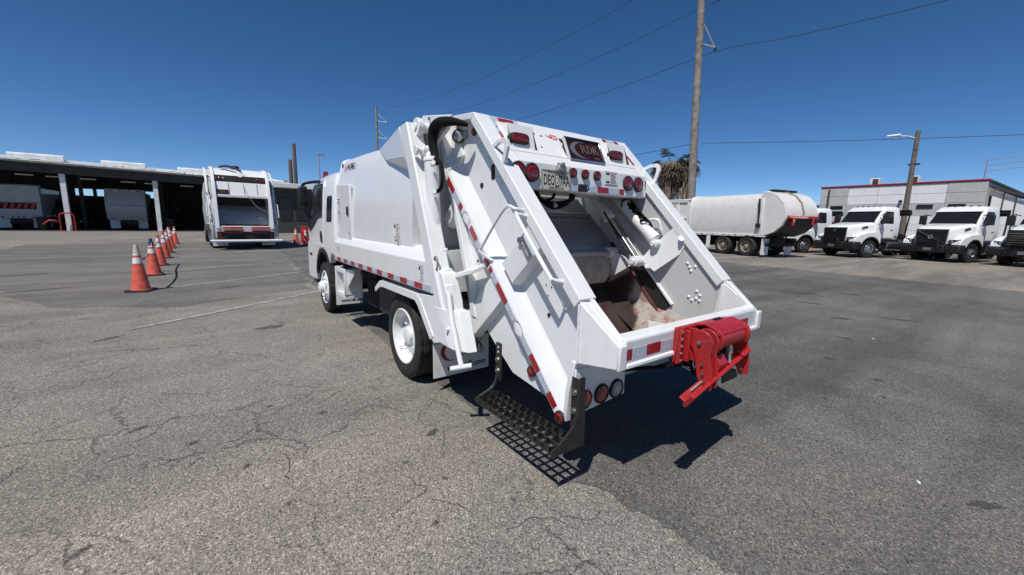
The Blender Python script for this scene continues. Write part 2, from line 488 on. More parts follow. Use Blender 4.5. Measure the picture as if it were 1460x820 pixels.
def text(name, body, size, mat, parent, mtx, shear=0.0, bold=0.0, space=1.0, sx=1.0, align='CENTER'):
    cu_ = bpy.data.curves.new(name, 'FONT')
    cu_.body = body; cu_.size = size; cu_.shear = shear; cu_.offset = bold; cu_.space_character = space
    cu_.align_x = align; cu_.align_y = 'CENTER'; cu_.extrude = 0.0006; cu_.resolution_u = 2
    t = bpy.data.objects.new(name, cu_)
    col.objects.link(t)
    bpy.context.view_layer.update()
    me = bpy.data.meshes.new_from_object(t.evaluated_get(bpy.context.evaluated_depsgraph_get()))
    bpy.data.objects.remove(t)
    me.transform(mtx @ Matrix.Diagonal((sx, 1, 1, 1)))
    me.materials.clear(); me.materials.append(MATS[mat])
    o = bpy.data.objects.new(name, me)
    col.objects.link(o); o.parent = parent
    return o

def serif_rdk(name, h, mat, parent, mtx):
    """the three serif capitals R D K built from strokes, cap height h"""
    mb = MB(); k = [0]
    def st(poly, ox):
        k[0] += 1; e = 0.0006 + 0.00008 * k[0]
        mb.plate([mtx @ Vector(((ox + x) * h, (y - 0.5) * h, 0)) for x, y in poly], (mtx.to_3x3() @ Vector((0, 0, e))))
    def stem(ox):
        st([(0.10, 0), (0.25, 0), (0.25, 1), (0.10, 1)], ox)
        st([(0.0, 0), (0.36, 0), (0.36, 0.05), (0.0, 0.05)], ox)
        st([(0.0, 0.95), (0.36, 0.95), (0.36, 1.0), (0.0, 1.0)], ox)
    def bowl(ox, y0, y1, w):
        n = 10; c = (y0 + y1) / 2; ry = (y1 - y0) / 2
        for i in range(n):
            q = []
            for t, fx, fy in ((i, w, ry), (i + 1, w, ry), (i + 1, w - 0.15, ry - 0.05), (i, w - 0.15, ry - 0.05)):
                a = math.pi * t / n - math.pi / 2
                q.append((0.25 + fx * math.cos(a), c + fy * math.sin(a)))
            st(q, ox)
    stem(-1.32); bowl(-1.32, 0.46, 1.0, 0.45)
    st([(0.38, 0.48), (0.54, 0.48), (0.85, 0.05), (0.95, 0.05), (0.95, 0), (0.70, 0)], -1.32)
    stem(-0.36); bowl(-0.36, 0.0, 1.0, 0.62)
    stem(0.56)
    st([(0.25, 0.42), (0.25, 0.50), (0.62, 0.95), (0.72, 0.95)], 0.56)
    st([(0.52, 0.95), (0.84, 0.95), (0.84, 1), (0.52, 1)], 0.56)
    st([(0.36, 0.58), (0.48, 0.68), (0.86, 0.05), (0.66, 0.05)], 0.56)
    st([(0.56, 0), (0.95, 0), (0.95, 0.05), (0.56, 0.05)], 0.56)
    return ob(name, mb, mat, parent, smooth=0)

def crescent(name, w, h, mat, parent, mtx):
    mb = MB(); n = 22; pts = []
    for i in range(n + 1):
        a = R(62 + 236 * i / n)
        pts.append((0.5 * w * math.cos(a), 0.5 * h * math.sin(a)))
    for i in range(n + 1):
        a = R(298 - 236 * i / n)
        pts.append((0.5 * w * math.cos(a) * 0.80 + 0.10 * w * (1 if abs(i - n / 2) < n else 1), 0.5 * h * math.sin(a) * 0.93))
    for i in range(n):
        q = [pts[i], pts[i + 1], pts[2 * n + 1 - i - 1], pts[2 * n + 1 - i]]
        mb.plate([mtx @ Vector((x, y, 0)) for x, y in q], mtx.to_3x3() @ Vector((0, 0, 0.0012)))
    return ob(name, mb, mat, parent, smooth=0)

def round_light(parent, c, nrm, r, lens="red_lens", name="tail_light", bez="rubber"):
    c, d = Vector(c), Vector(nrm).normalized()
    g = ob(name, MB().lathe([(r * 1.18, 0.0), (r * 1.18, 0.010), (r * 1.08, 0.017), (r * 0.97, 0.016), (r * 0.95, 0.006), (0.001, 0.004)], c, d, 28), bez, parent)
    ob("lens", MB().lathe([(r * 0.95, 0.006), (r * 0.93, 0.013), (r * 0.7, 0.018), (r * 0.35, 0.020), (0.0005, 0.0205)], c, d, 28), lens, g)
    return g
# ================================================================ the ground
def sheet(name, pts, z, mat, parent=None, kind=None):
    o = ob(name, MB().add([(x, y, z) for x, y in pts], [list(range(len(pts)))]), mat, parent, smooth=0)
    if kind:
        o["kind"] = kind
    for p in o.data.polygons:
        if p.normal.z < 0:
            p.flip()
    return o

ground = sheet("ground", [(-700, -500), (900, -500), (900, 900), (-700, 900)], 0.0, "old_asphalt", kind="structure")

def wobble(pts, amp, step, seed):
    rnd = random.Random(seed); out = []
    for i in range(len(pts) - 1):
        a, b_ = Vector(pts[i]), Vector(pts[i + 1]); n = max(1, int((b_ - a).length / step))
        for k in range(n):
            p = a.lerp(b_, k / n)
            out.append((p.x + rnd.uniform(-amp, amp), p.y + rnd.uniform(-amp, amp)))
    out.append(pts[-1])
    return out
seam = [(-0.70, -40), (-0.70, -0.604), (-0.698, -0.46), (-0.683, -0.31), (-0.673, -0.20), (-0.726, -0.08), (-0.723, 0.067), (-0.766, 0.184), (-0.905, 0.331), (-0.898, 0.42), (-0.89, 0.65), (-0.82, 1.22), (-0.80, 3.0), (-0.6, 8.0)]
newer = wobble(seam[:2], 0.05, 0.12, 1)[:-1] + wobble(seam[1:11], 0.022, 0.035, 2)[:-1] + wobble(seam[10:], 0.02, 0.08, 3) + wobble([(-0.6, 8.0), (0.5, 30), (16.5, 30), (15.6, 12), (14.9, 4), (14.3, -1), (13.9, -40)], 0.10, 0.5, 4)
road = sheet("road", newer, 0.004, "new_asphalt", kind="structure")
bays = sheet("parking_bays", wobble([(-0.75, 8.2), (-3.0, 7.4), (-4.6, 8.3), (-6.5, 12), (-8.5, 18), (-9.5, 28), (0.4, 29.5), (-0.1, 18), (-0.75, 8.2)], 0.12, 0.4, 5)[:-1], 0.003, "bay_asphalt", kind="structure")
yard = sheet("yard", [(120, -120)] + wobble([(14.0, -41), (14.4, -1), (15.0, 4), (15.7, 12), (16.6, 31), (18, 60)], 0.10, 0.5, 6) + [(120, 140)], 0.0045, "yard_asphalt", kind="structure")

def painted(a, b_, w, z=0.0085):
    a, b_ = Vector(a), Vector(b_); d = (b_ - a).normalized(); nrm = Vector((-d.y, d.x)) * w / 2
    rnd = random.Random(int(a.x * 97 + a.y * 31)); n = 26; l = []; r_ = []
    for i in range(n + 1):
        p = a.lerp(b_, i / n)
        l.append(tuple(p + nrm * rnd.uniform(0.8, 1.12))); r_.append(tuple(p - nrm * rnd.uniform(0.8, 1.12)))
    return sheet("painted_line", l + r_[::-1], z, "line_paint", ground)
painted((-3.39, 5.88), (-0.62, 7.83), 0.085)
painted((-3.51, 9.56), (-0.40, 11.37), 0.08)
painted((-3.35, 13.09), (0.16, 14.97), 0.085)
painted((-3.54, 18.42), (-0.2, 20.1), 0.09)
painted((-3.7, 15.8), (-0.2, 17.6), 0.08)
painted((22.4, 2.9), (23.6, 2.2), 0.09)

def stain(x, y, rx, ry, rot, seed, z=0.0095):
    rnd = random.Random(seed); n = 40; pts = []
    ph = [rnd.uniform(0, 6.28) for _ in range(4)]
    for i in range(n):
        t = 2 * math.pi * i / n
        k = 1 + 0.22 * math.sin(2 * t + ph[0]) + 0.16 * math.sin(5 * t + ph[1]) + 0.10 * math.sin(9 * t + ph[2]) + rnd.uniform(-0.08, 0.08)
        u, w_ = rx * k * math.cos(t), ry * k * math.sin(t)
        pts.append((x + u * math.cos(rot) - w_ * math.sin(rot), y + u * math.sin(rot) + w_ * math.cos(rot)))
    return sheet("oil_stain", pts, z, "stain", ground)
for i, (x, y, a, b_, t) in enumerate([(-1.86, 5.09, .17, .09, .4), (-1.70, 5.30, .05, .03, .2), (-3.52, 5.5, .15, .04, .5), (0.934, -1.214, .10, .030, -.55),
        (6.1, .77, .16, .06, -1.2), (-0.18, .577, .014, .008, 0), (-2.36, 1.513, .030, .014, .6), (-3.01, 1.17, .05, .015, .7), (-2.62, 2.02, .045, .016, .6),
        (-1.83, 2.0, .03, .02, .1), (-1.55, 1.0, .016, .012, 0), (-1.42, .72, .014, .02, 0), (-1.20, .33, .016, .012, .4), (-1.63, .42, .02, .014, .8),
        (3.3, .15, .06, .03, -1.1), (7.3, 1.6, .2, .06, -1.1), (2.4, -.5, .03, .02, 0), (-1.25, 1.24, .05, .03, .3), (-2.15, 2.35, .03, .015, .3), (9.5, 1.5, .28, .07, -1.2), (4.6, .35, .10, .03, -1.2),
        (-2.95, 2.45, .06, .02, .6), (-2.2, 1.0, .02, .012, .4), (1.9, -.2, .015, .02, 0)]):
    stain(x, y, a, b_, t, 50 + i)
for x, y, a in [(0.90, -0.95, .4), (4.9, .1, 1.0), (3.0, 2.4, .2)]:
    mbp = MB(); c_, s_ = math.cos(a), math.sin(a)
    mbp.plate([(x + u * c_ - w_ * s_, y + u * s_ + w_ * c_, 0.008) for u, w_ in ((-.016, -.006), (.004, -.009), (.017, .001), (.006, .008), (-.013, .006))], (0.002, 0, .004))
    tag(ob("paper_scrap", mbp, "sticker_white", None, smooth=0), "tiny white scrap of paper lying on the asphalt", "scrap", "scraps of paper on the asphalt")

# long cracks in the older asphalt
CRACKS = [
    [(-3.77, 3.20), (-3.77, 3.38), (-3.77, 3.54), (-3.69, 3.56)],
    [(-3.68, 3.58), (-3.62, 3.65), (-3.56, 3.71), (-3.47, 3.71), (-3.45, 3.86), (-3.29, 3.85), (-3.24, 4.08), (-3.15, 4.15), (-3.12, 4.29), (-3.05, 4.34)],
    [(-3.92, 4.20), (-3.84, 4.21), (-3.73, 4.21), (-3.66, 4.32), (-3.62, 4.37), (-3.46, 4.43), (-3.42, 4.62)],
    [(-2.24, 2.16), (-2.12, 2.20), (-1.99, 2.31), (-1.85, 2.41), (-1.79, 2.52), (-1.61, 2.71)],
    [(-1.85, 2.19), (-1.77, 2.24), (-1.64, 2.35), (-1.49, 2.39)],
    [(-1.64, 1.82), (-1.57, 1.89), (-1.45, 1.92), (-1.36, 1.80), (-1.31, 1.67), (-1.21, 1.63)],
    [(-1.25, 1.51), (-1.20, 1.57), (-1.08, 1.66), (-0.97, 1.75)],
    [(-1.25, 1.49), (-1.24, 1.37), (-1.14, 1.25), (-1.04, 1.20), (-0.94, 1.17), (-0.86, 1.25)],
    [(-1.15, 1.25), (-1.20, 1.15), (-1.29, 1.02)],
    [(-1.64, 0.95), (-1.58, 0.84), (-1.54, 0.70), (-1.62, 0.66), (-1.71, 0.64), (-1.80, 0.59)],
    [(-1.58, 0.63), (-1.50, 0.54), (-1.44, 0.43), (-1.44, 0.35)],
    [(-1.36, 0.18), (-1.30, 0.17), (-1.19, 0.17), (-1.13, 0.13), (-1.10, 0.07), (-1.06, -0.05)],
    [(-1.06, 0.21), (-1.08, 0.16), (-1.06, 0.09), (-1.01, 0.04), (-0.94, -0.02), (-0.86, -0.00), (-0.77, -0.06)],
    [(-3.00, 2.28), (-2.89, 2.27), (-2.83, 2.42), (-2.74, 2.68)],
    [(-3.06, 2.04), (-2.98, 2.07), (-2.92, 2.08)],
    [(-4.71, 6.75), (-4.52, 6.98), (-4.25, 7.30), (-3.88, 7.75)],
    [(-2.53, 1.88), (-2.38, 1.90), (-2.26, 2.02)],
    [(-2.15, 1.17), (-2.14, 1.38), (-2.17, 1.58)],
    [(-3.48, 2.10), (-3.47, 2.23), (-3.42, 2.30)],
    [(-3.16, 7.32), (-2.51, 7.78), (-1.74, 7.65), (-1.14, 7.83)],
]
for i, line in enumerate(CRACKS):
    rnd = random.Random(200 + i)
    pts = [Vector(q) for q in line]
    for _ in range(4):
        out = [pts[0]]
        for a, b_ in zip(pts[:-1], pts[1:]):
            l = (b_ - a).length; nrm = Vector((-(b_ - a).y, (b_ - a).x)) * rnd.uniform(-.16, .16)
            out += [(a + b_) / 2 + nrm, b_]
        pts = out
    le, ri = [], []
    for k, p in enumerate(pts):
        d = (pts[min(k + 1, len(pts) - 1)] - pts[max(k - 1, 0)]).normalized(); nn = Vector((-d.y, d.x))
        w_ = rnd.uniform(.0015, .0045) * math.sin(math.pi * (k + 1) / (len(pts) + 1)) ** .5
        le.append(p + nn * w_); ri.append(p - nn * w_ * rnd.uniform(.6, 1.2))
    mbc = MB()
    for k in range(len(pts) - 1):
        mbc.add([(*le[k], .0015), (*le[k + 1], .0015), (*ri[k + 1], .0015), (*ri[k], .0015)], [(3, 2, 1, 0)])
    o = ob("crack", mbc, "crack_dirt", ground, smooth=0)
    for q in o.data.polygons:
        if q.normal.z < 0:
            q.flip()

# scuffs and tyre polish on the newer asphalt
for i, (x, y, a, b_, t) in enumerate([(3.6, 1.5, .12, .03, -1.0), (5.6, 2.2, .18, .04, -1.1), (2.9, -.35, .06, .02, -1.2), (6.9, .2, .22, .05, -1.3), (8.6, 2.2, .30, .07, -1.1), (-5.2, 10.5, .5, .06, .3), (-6.3, 13.5, .7, .08, .4), (-2.2, 9.2, .3, .05, .5)]):
    stain(x, y, a, b_, t, 400 + i)
# ================================================================ the white garbage truck (rear centre on the ground at the origin, nose towards +Y)
T = thing("garbage_truck", "small white rear-loading garbage truck with red cart tipper on its hopper sill", "garbage truck")
EY, EZ, NY, NZ = 0.69, 0.724, -0.724, 0.69      # along the tailgate slope, and square to it
def ts(t, s):
    return (t * EY + s * NY, t * EZ + s * NZ)
def ts3(x, t, s):
    y, z = ts(t, s); return (x, y, z)
E3 = Vector((0, EY, EZ)); N3 = Vector((0, NY, NZ)); X3 = Vector((1, 0, 0))
def P_(name, mb, mat="white_paint", parent=T, bevel=0.004, smooth=35, seg=2):
    return ob(name, mb, mat, parent, bevel, smooth, seg)

# ---------------------------------------------------------------- wheels
def tyre_mesh(mb, xc, y, z, Rr, w, out):
    """tyre with shoulder blocks; xc centre, out = -1 when the outer face looks to -X"""
    h = w / 2; n = 96
    prof = [(Rr * .66, -h * .80), (Rr * .74, -h * .98), (Rr * .86, -h * 1.0), (Rr * .945, -h * .93), (Rr * .985, -h * .80), (Rr, -h * .74)]
    for g in (-.42, 0, .42):
        prof += [(Rr, (g - .09) * w / 1.0 * .9), (Rr * .972, (g - .06) * w * .9), (Rr * .972, (g + .06) * w * .9), (Rr, (g + .09) * w * .9)]
    prof = sorted(prof[:6], key=lambda q: q[1]) and prof
    prof += [(Rr, h * .74), (Rr * .985, h * .80), (Rr * .945, h * .93), (Rr * .86, h * 1.0), (Rr * .74, h * .98), (Rr * .66, h * .80)]
    prof = [p for i, p in enumerate(prof)]
    def mod(i, k, r):
        if r > Rr * .98 and i % 4 == 0:
            return r - Rr * .022
        return r
    mb.lathe(prof, (xc, y, z), (-1, 0, 0) if out < 0 else (1, 0, 0), n, mod=mod)
    return mb
def rear_wheel(xo, y, sgn, z=.405, Rr=.405, parent=T):
    """outer wheel of a dual pair: deep dish"""
    w = .225; xc = xo - sgn * w / 2
    wheel = P_("rear_wheel", tyre_mesh(MB(), xc, y, z, Rr, w, sgn), "rubber", parent, 0, 40)
    d = Vector((sgn, 0, 0)); c0 = Vector((xo - sgn * .012, y, z))
    prof = [(.268, -.010), (.272, .004), (.262, .010), (.248, .002), (.243, -.02), (.237, -.03), (.232, -.066), (.222, -.078), (.17, -.084), (.165, -.082), (.10, -.082), (.098, -.066), (.085, -.064), (.082, -.03), (.05, -.02), (.001, -.019)]
    rim = P_("rim", MB().lathe(prof, c0, d, 48), "cab_white", wheel, 0, 40)
    for k in range(6):
        a = R(60 * k + 20)
        P_("hand_hole", MB().cyl(c0 + d * -.083 + Vector((0, math.cos(a), math.sin(a))) * .197, c0 + d * -.0785 + Vector((0, math.cos(a), math.sin(a))) * .197, .024, n=14), "black_plastic", wheel, 0)
        a = R(60 * k + 50)
        p = c0 + Vector((0, math.cos(a), math.sin(a))) * .132
        P_("lug_nut", MB().cyl(p + d * -.083, p + d * -.048, .016, .013, n=6), "cab_white", wheel, 0, 0)
    P_("valve_stem", MB().tube([c0 + d * -.075 + Vector((0, .12, -.13)), c0 + d * -.03 + Vector((0, .15, -.15)), c0 + d * -.012 + Vector((0, .16, -.155))], .006), "zinc", wheel, 0)
    return wheel
def front_wheel(xo, y, sgn, z=.405, Rr=.405, parent=T):
    w = .215; xc = xo - sgn * w / 2
    wheel = P_("front_wheel", tyre_mesh(MB(), xc, y, z, Rr, w, sgn), "rubber", parent, 0, 40)
    d = Vector((sgn, 0, 0)); c0 = Vector((xo - sgn * .012, y, z))
    prof = [(.268, -.010), (.272, .004), (.262, .010), (.248, 0), (.240, -.045), (.232, -.05), (.215, -.02), (.19, -.004), (.135, .004), (.11, .006), (.108, .03), (.092, .045), (.088, .085), (.06, .10), (.001, .102)]
    P_("rim", MB().lathe(prof, c0, d, 48), "cab_white", wheel, 0, 40)
    for k in range(6):
        a = R(60 * k)
        P_("hand_hole", MB().cyl(c0 + d * -.02 + Vector((0, math.cos(a), math.sin(a))) * .205, c0 + d * -.009 + Vector((0, math.cos(a), math.sin(a))) * .203, .021, n=14), "black_plastic", wheel, 0)
        a = R(60 * k + 30)
        p = c0 + Vector((0, math.cos(a), math.sin(a))) * .15
        P_("lug_nut", MB().cyl(p + d * .0, p + d * .045, .017, .014, n=6), "cab_white", wheel, 0, 0)
    return wheel
YR, YF = 2.381, 5.7665
for sgn in (-1, 1):
    rear_wheel(sgn * 1.014, YR, sgn)
    inner = P_("inner_wheel", tyre_mesh(MB(), sgn * .645, YR, .405, .405, .225, sgn), "rubber", T, 0, 40)
    P_("rim", MB().lathe([(.27, -.1), (.24, -.05), (.22, .09), (.10, .1), (.001, .1)], (sgn * .645, YR, .405), (sgn, 0, 0), 32), "chassis_black", inner, 0)
    front_wheel(sgn * .9935, YF, sgn)

# ---------------------------------------------------------------- chassis
for s in (-1, 1):
    P_("frame_rail", MB().box(s * .43 - .035, s * .43 + .035, 1.3, 6.7, .56, .78), "chassis_black")
P_("rear_axle", MB().cyl((-.75, YR, .405), (.75, YR, .405), .075).sphere((0, YR, .405), .19), "chassis_black", bevel=0)
P_("front_axle", MB().cyl((-.8, YF, .38), (.8, YF, .38), .06), "chassis_black", bevel=0)
P_("drive_shaft", MB().cyl((0, 2.5, .42), (.05, 5.0, .62), .045), "chassis_black", bevel=0)
for s in (-1, 1):
    lf = MB()
    for k in range(6):
        l = .62 - k * .09
        lf.box(s * .43 - .035, s * .43 + .035, YR - l, YR + l, .50 - k * .013, .511 - k * .013)
    P_("leaf_spring", lf, "chassis_black", bevel=0)
P_("fuel_tank", MB().loft([[(x, y, z) for x, z in ((-.82, .42), (-.78, .38), (-.56, .38), (-.52, .42), (-.52, .74), (-.56, .78), (-.78, .78), (-.82, .74))] for y in (3.02, 3.62)]), "chassis_black", bevel=.01)
bx = P_("battery_box", MB().box(-.80, -.50, 3.74, 4.12, .40, .74), "black_plastic", bevel=.012)
for k in range(4):
    P_("rib", MB().box(-.815, -.80, 3.78 + k * .085, 3.81 + k * .085, .42, .72), "black_plastic", bx, .003)
P_("exhaust", MB().cyl((.62, 3.0, .5), (.62, 4.2, .5), .13), "zinc", bevel=.01)
P_("transmission", MB().box(-.3, .3, 4.4, 5.4, .42, .85), "chassis_black", bevel=.03)
P_("engine", MB().box(-.4, .4, 5.5, 6.4, .42, 1.0), "chassis_black", bevel=.03)
P_("subframe", MB().box(-.52, .52, 1.6, 4.7, .78, .93), "chassis_black", bevel=.006)
for y in (1.75, 2.9, 3.7, 4.5):
    P_("cross_member", MB().box(-1.0, 1.0, y - .04, y + .04, .84, .92), "chassis_black", bevel=.004)
for k, (y, z) in enumerate(((3.2, .83), (3.5, .80))):
    P_("hydraulic_line", MB().tube(smooth_path([(-.72, 2.7, .72), (-.75, y, z - .2), (-.7, 3.9, .74), (-.6, 4.4, .8)]), .016), "hose", bevel=0)

# ---------------------------------------------------------------- cab
cab = P_("cab", MB().loft([
    rrect(.985, 4.88, 6.93, .10, .98), rrect(.995, 4.86, 6.94, .12, 1.12), rrect(.998, 4.86, 6.93, .13, 1.30), rrect(.985, 4.86, 6.80, .14, 1.60),
    rrect(.962, 4.87, 6.58, .15, 1.88), rrect(.938, 4.88, 6.42, .17, 2.05), rrect(.90, 4.91, 6.31, .18, 2.14), rrect(.83, 4.98, 6.18, .18, 2.19), rrect(.62, 5.15, 5.98, .2, 2.205)]), "cab_white", bevel=0, smooth=50)
def cab_x(z):
    zs = [.98, 1.12, 1.30, 1.60, 1.88, 2.05, 2.14]; xs = [.985, .995, .998, .985, .962, .938, .90]
    for i in range(6):
        if z <= zs[i + 1]:
            t = (z - zs[i]) / (zs[i + 1] - zs[i]); return xs[i] + (xs[i + 1] - xs[i]) * t
    return xs[-1]
def side_panel(mb, poly, s, off, th=.02):
    """polygon in (y, z) laid over the cab side"""
    n = len(poly)
    mb.add([(s * (cab_x(z) + off), y, z) for y, z in poly] + [(s * (cab_x(z) + off - th), y, z) for y, z in poly],
           [list(range(n)), list(range(n, 2 * n))[::-1]] + [(i, (i + 1) % n, n + (i + 1) % n, n + i) for i in range(n)])
    return mb
for s in (-1, 1):
    door = P_("door", side_panel(MB(), [(5.62, 1.05), (5.62, 1.30), (5.62, 1.60), (5.65, 1.88), (5.70, 2.06), (6.34, 2.06), (6.50, 1.88), (6.70, 1.60), (6.79, 1.30), (6.66, 1.10), (6.45, 1.05)], s, .006), "cab_white", cab, .004)
    P_("side_window", side_panel(MB(), [(5.72, 1.56), (5.72, 1.88), (5.76, 2.02), (6.30, 2.02), (6.44, 1.88), (6.62, 1.60), (6.68, 1.36), (6.60, 1.31), (6.30, 1.42), (6.00, 1.54)], s, .011), "dark_glass", cab, .003)
    P_("window_seal", MB().tube([(s * (cab_x(z) + .010), y, z) for y, z in [(5.70, 1.545), (5.70, 1.88), (5.74, 2.04), (6.31, 2.04), (6.47, 1.88), (6.65, 1.60), (6.71, 1.35), (6.61, 1.29), (6.29, 1.40), (5.99, 1.525)]], .009, 6, True), "black_plastic", cab, 0)
    P_("quarter_window", side_panel(MB(), [(5.10, 1.46), (5.08, 1.52), (5.08, 1.80), (5.12, 1.84), (5.36, 1.84), (5.40, 1.80), (5.40, 1.46)], s, .006), "dark_glass", cab, .004)
    P_("door_handle", side_panel(MB(), [(5.72, 1.13), (5.70, 1.18), (5.70, 1.27), (5.73, 1.31), (5.80, 1.31), (5.82, 1.26), (5.82, 1.18), (5.79, 1.13)], s, .016), "black_plastic", cab, .004)
    P_("rain_gutter", MB().tube([(s * .953, 5.60, 1.98), (s * .93, 5.66, 2.09), (s * .925, 6.32, 2.09), (s * .955, 6.52, 1.95)], .009), "cab_white", cab, 0)
    P_("cab_corner_seam", side_panel(MB(), [(5.455, 1.0), (5.455, 2.04), (5.470, 2.04), (5.470, 1.0)], s, .003), "dull_white", cab, 0)
    arch = [(5.20, 1.06), (5.20, .98)]
    for k in range(13):
        a = R(165 - 150 * k / 12); arch.append((5.77 - .52 * math.cos(math.pi - a) * -1 * -1, .50 + .50 * math.sin(a)))
    pts = [(4.90, 1.10), (4.90, .99), (5.22, .99)]
    for k in range(11):
        a = R(150 - 140 * k / 10); pts.append((5.77 + .53 * math.cos(a), .60 + .46 * math.sin(a)))
    pts += [(6.34, .46), (6.86, .46), (6.96, .60), (6.97, .95), (6.93, 1.10)]
    P_("lower_cab_side", MB().prism(pts, 'x', s * .994, s * .90), "cab_white", cab, .012)
    ring = MB()
    for k in range(12):
        q = []
        for a, rr in ((k, 1.0), (k + 1, 1.0), (k + 1, .86), (k, .86)):
            t = R(165 - 165 * a / 12); q.append((5.77 + .53 * rr * math.cos(t), .58 + .46 * rr * math.sin(t)))
        ring.prism(q, 'x', s * .999, s * .60)
    P_("wheel_arch", ring, "black_plastic", cab, 0)
    P_("side_marker", MB().box(s * .996 - .006, s * .996 + .006, 6.60, 6.80, .86, .90), "black_plastic", cab, .003)
    mir = P_("mirror", MB().loft([[(s * (1.03 + dx), y, z) for dx, z in ((0, 1.72), (.13, 1.72), (.15, 1.76), (.15, 2.00), (.12, 2.04), (.01, 2.04))] for y in (6.48, 6.57)]), "black_plastic", cab, .02)
    P_("mirror_glass", MB().box(s * 1.105 - .055, s * 1.105 + .055, 6.472, 6.478, 1.76, 2.0), "dark_glass", mir, .003)
    P_("mirror_arm", MB().tube(smooth_path([(s * .93, 5.95, 2.09), (s * 1.0, 6.30, 2.10), (s * 1.09, 6.52, 2.07), (s * 1.10, 6.53, 2.0)]), .024), "black_plastic", mir, 0)
    P_("mirror_brace", MB().tube([(s * .99, 6.60, 1.50), (s * 1.06, 6.58, 1.60), (s * 1.09, 6.54, 1.74)], .014), "black_plastic", mir, 0)
P_("windscreen", MB().add([(-.86, 6.905, 1.36), (.86, 6.905, 1.36), (.82, 6.475, 2.02), (-.82, 6.475, 2.02)], [(0, 1, 2, 3)]), "dark_glass", cab, 0)
P_("bumper", MB().box(-.99, .99, 6.84, 7.02, .44, .72), "cab_white", cab, .03)
P_("step_well", MB().box(-.985, -.7, 6.36, 6.6, .40, .47), "black_plastic", cab, .006)
P_("rear_vent", MB().box(-.7, .7, 4.845, 4.862, 1.1, 1.5), "black_plastic", cab, .004)
for x in (-.62, 0, .62):
    P_("roof_marker", MB().sphere((x, 6.26, 2.165), .045, sc=(1, 1, .7)), "amber_lens" if x else "red_lens", cab, 0)
P_("beacon", MB().lathe([(.05, 0), (.05, .02), (.042, .03), (.04, .09), (.02, .11), (.001, .112)], (-.80, 6.18, 2.17), (0, 0, 1), 16), "red_lens", cab, 0)
P_("roof_seam", MB().box(-.90, .90, 5.42, 5.436, 2.150, 2.156), "dull_white", cab, 0)

# ---------------------------------------------------------------- body
def sec(y, dz, k=1.0):
    half = [(1.0, 1.27), (1.003, 1.45), (.995, 1.68), (.975, 1.93), (.94, 2.13 + dz * .6), (.915, 2.235 + dz), (.885, 2.275 + dz), (.83, 2.30 + dz), (.4, 2.32 + dz)]
    return [(x, y, z) for x, z in half] + [(-x, y, z) for x, z in half[::-1]]
body = P_("body", MB().loft([sec(4.66, 0), sec(3.9, -.012), sec(3.1, -.03), sec(2.12, -.05)]), bevel=0, smooth=40)
P_("body_front_hoop", MB().loft([[(x * 1.006, y, 1.27 + (z - 1.27) * 1.008) for x, _, z in sec(0, 0)] for y in (4.655, 4.70)]), parent=body, bevel=.01)
for s in (-1, 1):
    sk = P_("skirt", MB().prism([(s * .93, 1.30), (s * 1.003, 1.275), (s * 1.069, 1.187), (s * 1.069, .945), (s * 1.02, .935), (s * 1.02, 1.15), (s * .93, 1.2)], 'y', 4.67, 1.60), bevel=.006)
    n = 19; L = 3.04 / n
    for k in range(n):
        if s > 0 and k % 2:
            continue
        P_("reflector_tape", MB().box(s * 1.0715 - .0012, s * 1.0715 + .0012, 4.655 - k * L, 4.655 - (k + 1) * L + .004, .955, 1.004), "red_tape" if k % 2 else "silver_tape", sk, 0)
P_("body_floor", MB().box(-.98, .98, 1.65, 4.66, .93, 1.27), bevel=0)
ad = P_("access_door", MB().prism([(3.965, 1.235), (4.60, 1.235), (4.60, 1.95), (3.985, 1.925)], 'x', -1.020, -.99), parent=body, bevel=.008)
P_("door_latch", MB().box(-1.034, -1.019, 4.06, 4.12, 1.55, 1.66), "black_plastic", ad, .004)
P_("hinge", MB().cyl((-1.022, 4.602, 1.32), (-1.022, 4.602, 1.42), .012), "white_paint", ad, 0)
P_("hinge", MB().cyl((-1.022, 4.602, 1.75), (-1.022, 4.602, 1.85), .012), "white_paint", ad, 0)
def decal(parent, o, xd, yd, w, h, rows=5, head="print_red", seed=1, base="sticker_white"):
    """warning sticker: white card, red header, grey pictogram and text rows"""
    m_ = frame(o, xd, yd); rnd = random.Random(seed)
    def q(mb, x0, x1, y0, y1, e0, e1):
        mb.plate([m_ @ Vector(p) for p in ((x0, y0, e0), (x1, y0, e0), (x1, y1, e0), (x0, y1, e0))], m_.to_3x3() @ Vector((0, 0, e1 - e0)))
    d = MB(); q(d, -w / 2, w / 2, -h / 2, h / 2, 0, .0012)
    dk = ob("warning_sticker", d, base, parent, smooth=0)
    hd = MB(); q(hd, -w / 2 + .003, w / 2 - .003, h / 2 * .86, h / 2 - .003, .0012, .0018)
    ob("header", hd, head, dk, smooth=0)
    tx = MB(); y = h / 2 * .78; st_ = h * .86 / rows
    for k in range(rows):
        if k % 3 == 0:
            q(tx, -w / 2 + .1 * w, -w / 2 + .38 * w, y - st_ * .8, y - st_ * .1, .0012, .0017)
        for j in range(3):
            yy = y - st_ * (j + .5) / 3
            q(tx, -w / 2 + .45 * w, w / 2 - w * rnd.uniform(.06, .25), yy - st_ * .07, yy + st_ * .07, .0012, .0017)
        y -= st_
    ob("printing", tx, "print_black", dk, smooth=0)
    return dk
yd_ = (0, 0, 1)
decal(body, (-1.0055, 2.49, 1.415), (0, -1, 0), yd_, .15, .12, 3, "print_red", 2)
decal(body, (-1.0045, 2.475, 1.29), (0, -1, 0), yd_, .13, .10, 3, "print_red", 3)
decal(ad, (-1.0215, 4.50, 1.62), (0, -1, 0), yd_, .12, .30, 6, "print_red", 4)
decal(ad, (-1.0215, 4.05, 1.30), (0, -1, 0), yd_, .09, .10, 3, "print_red", 5)
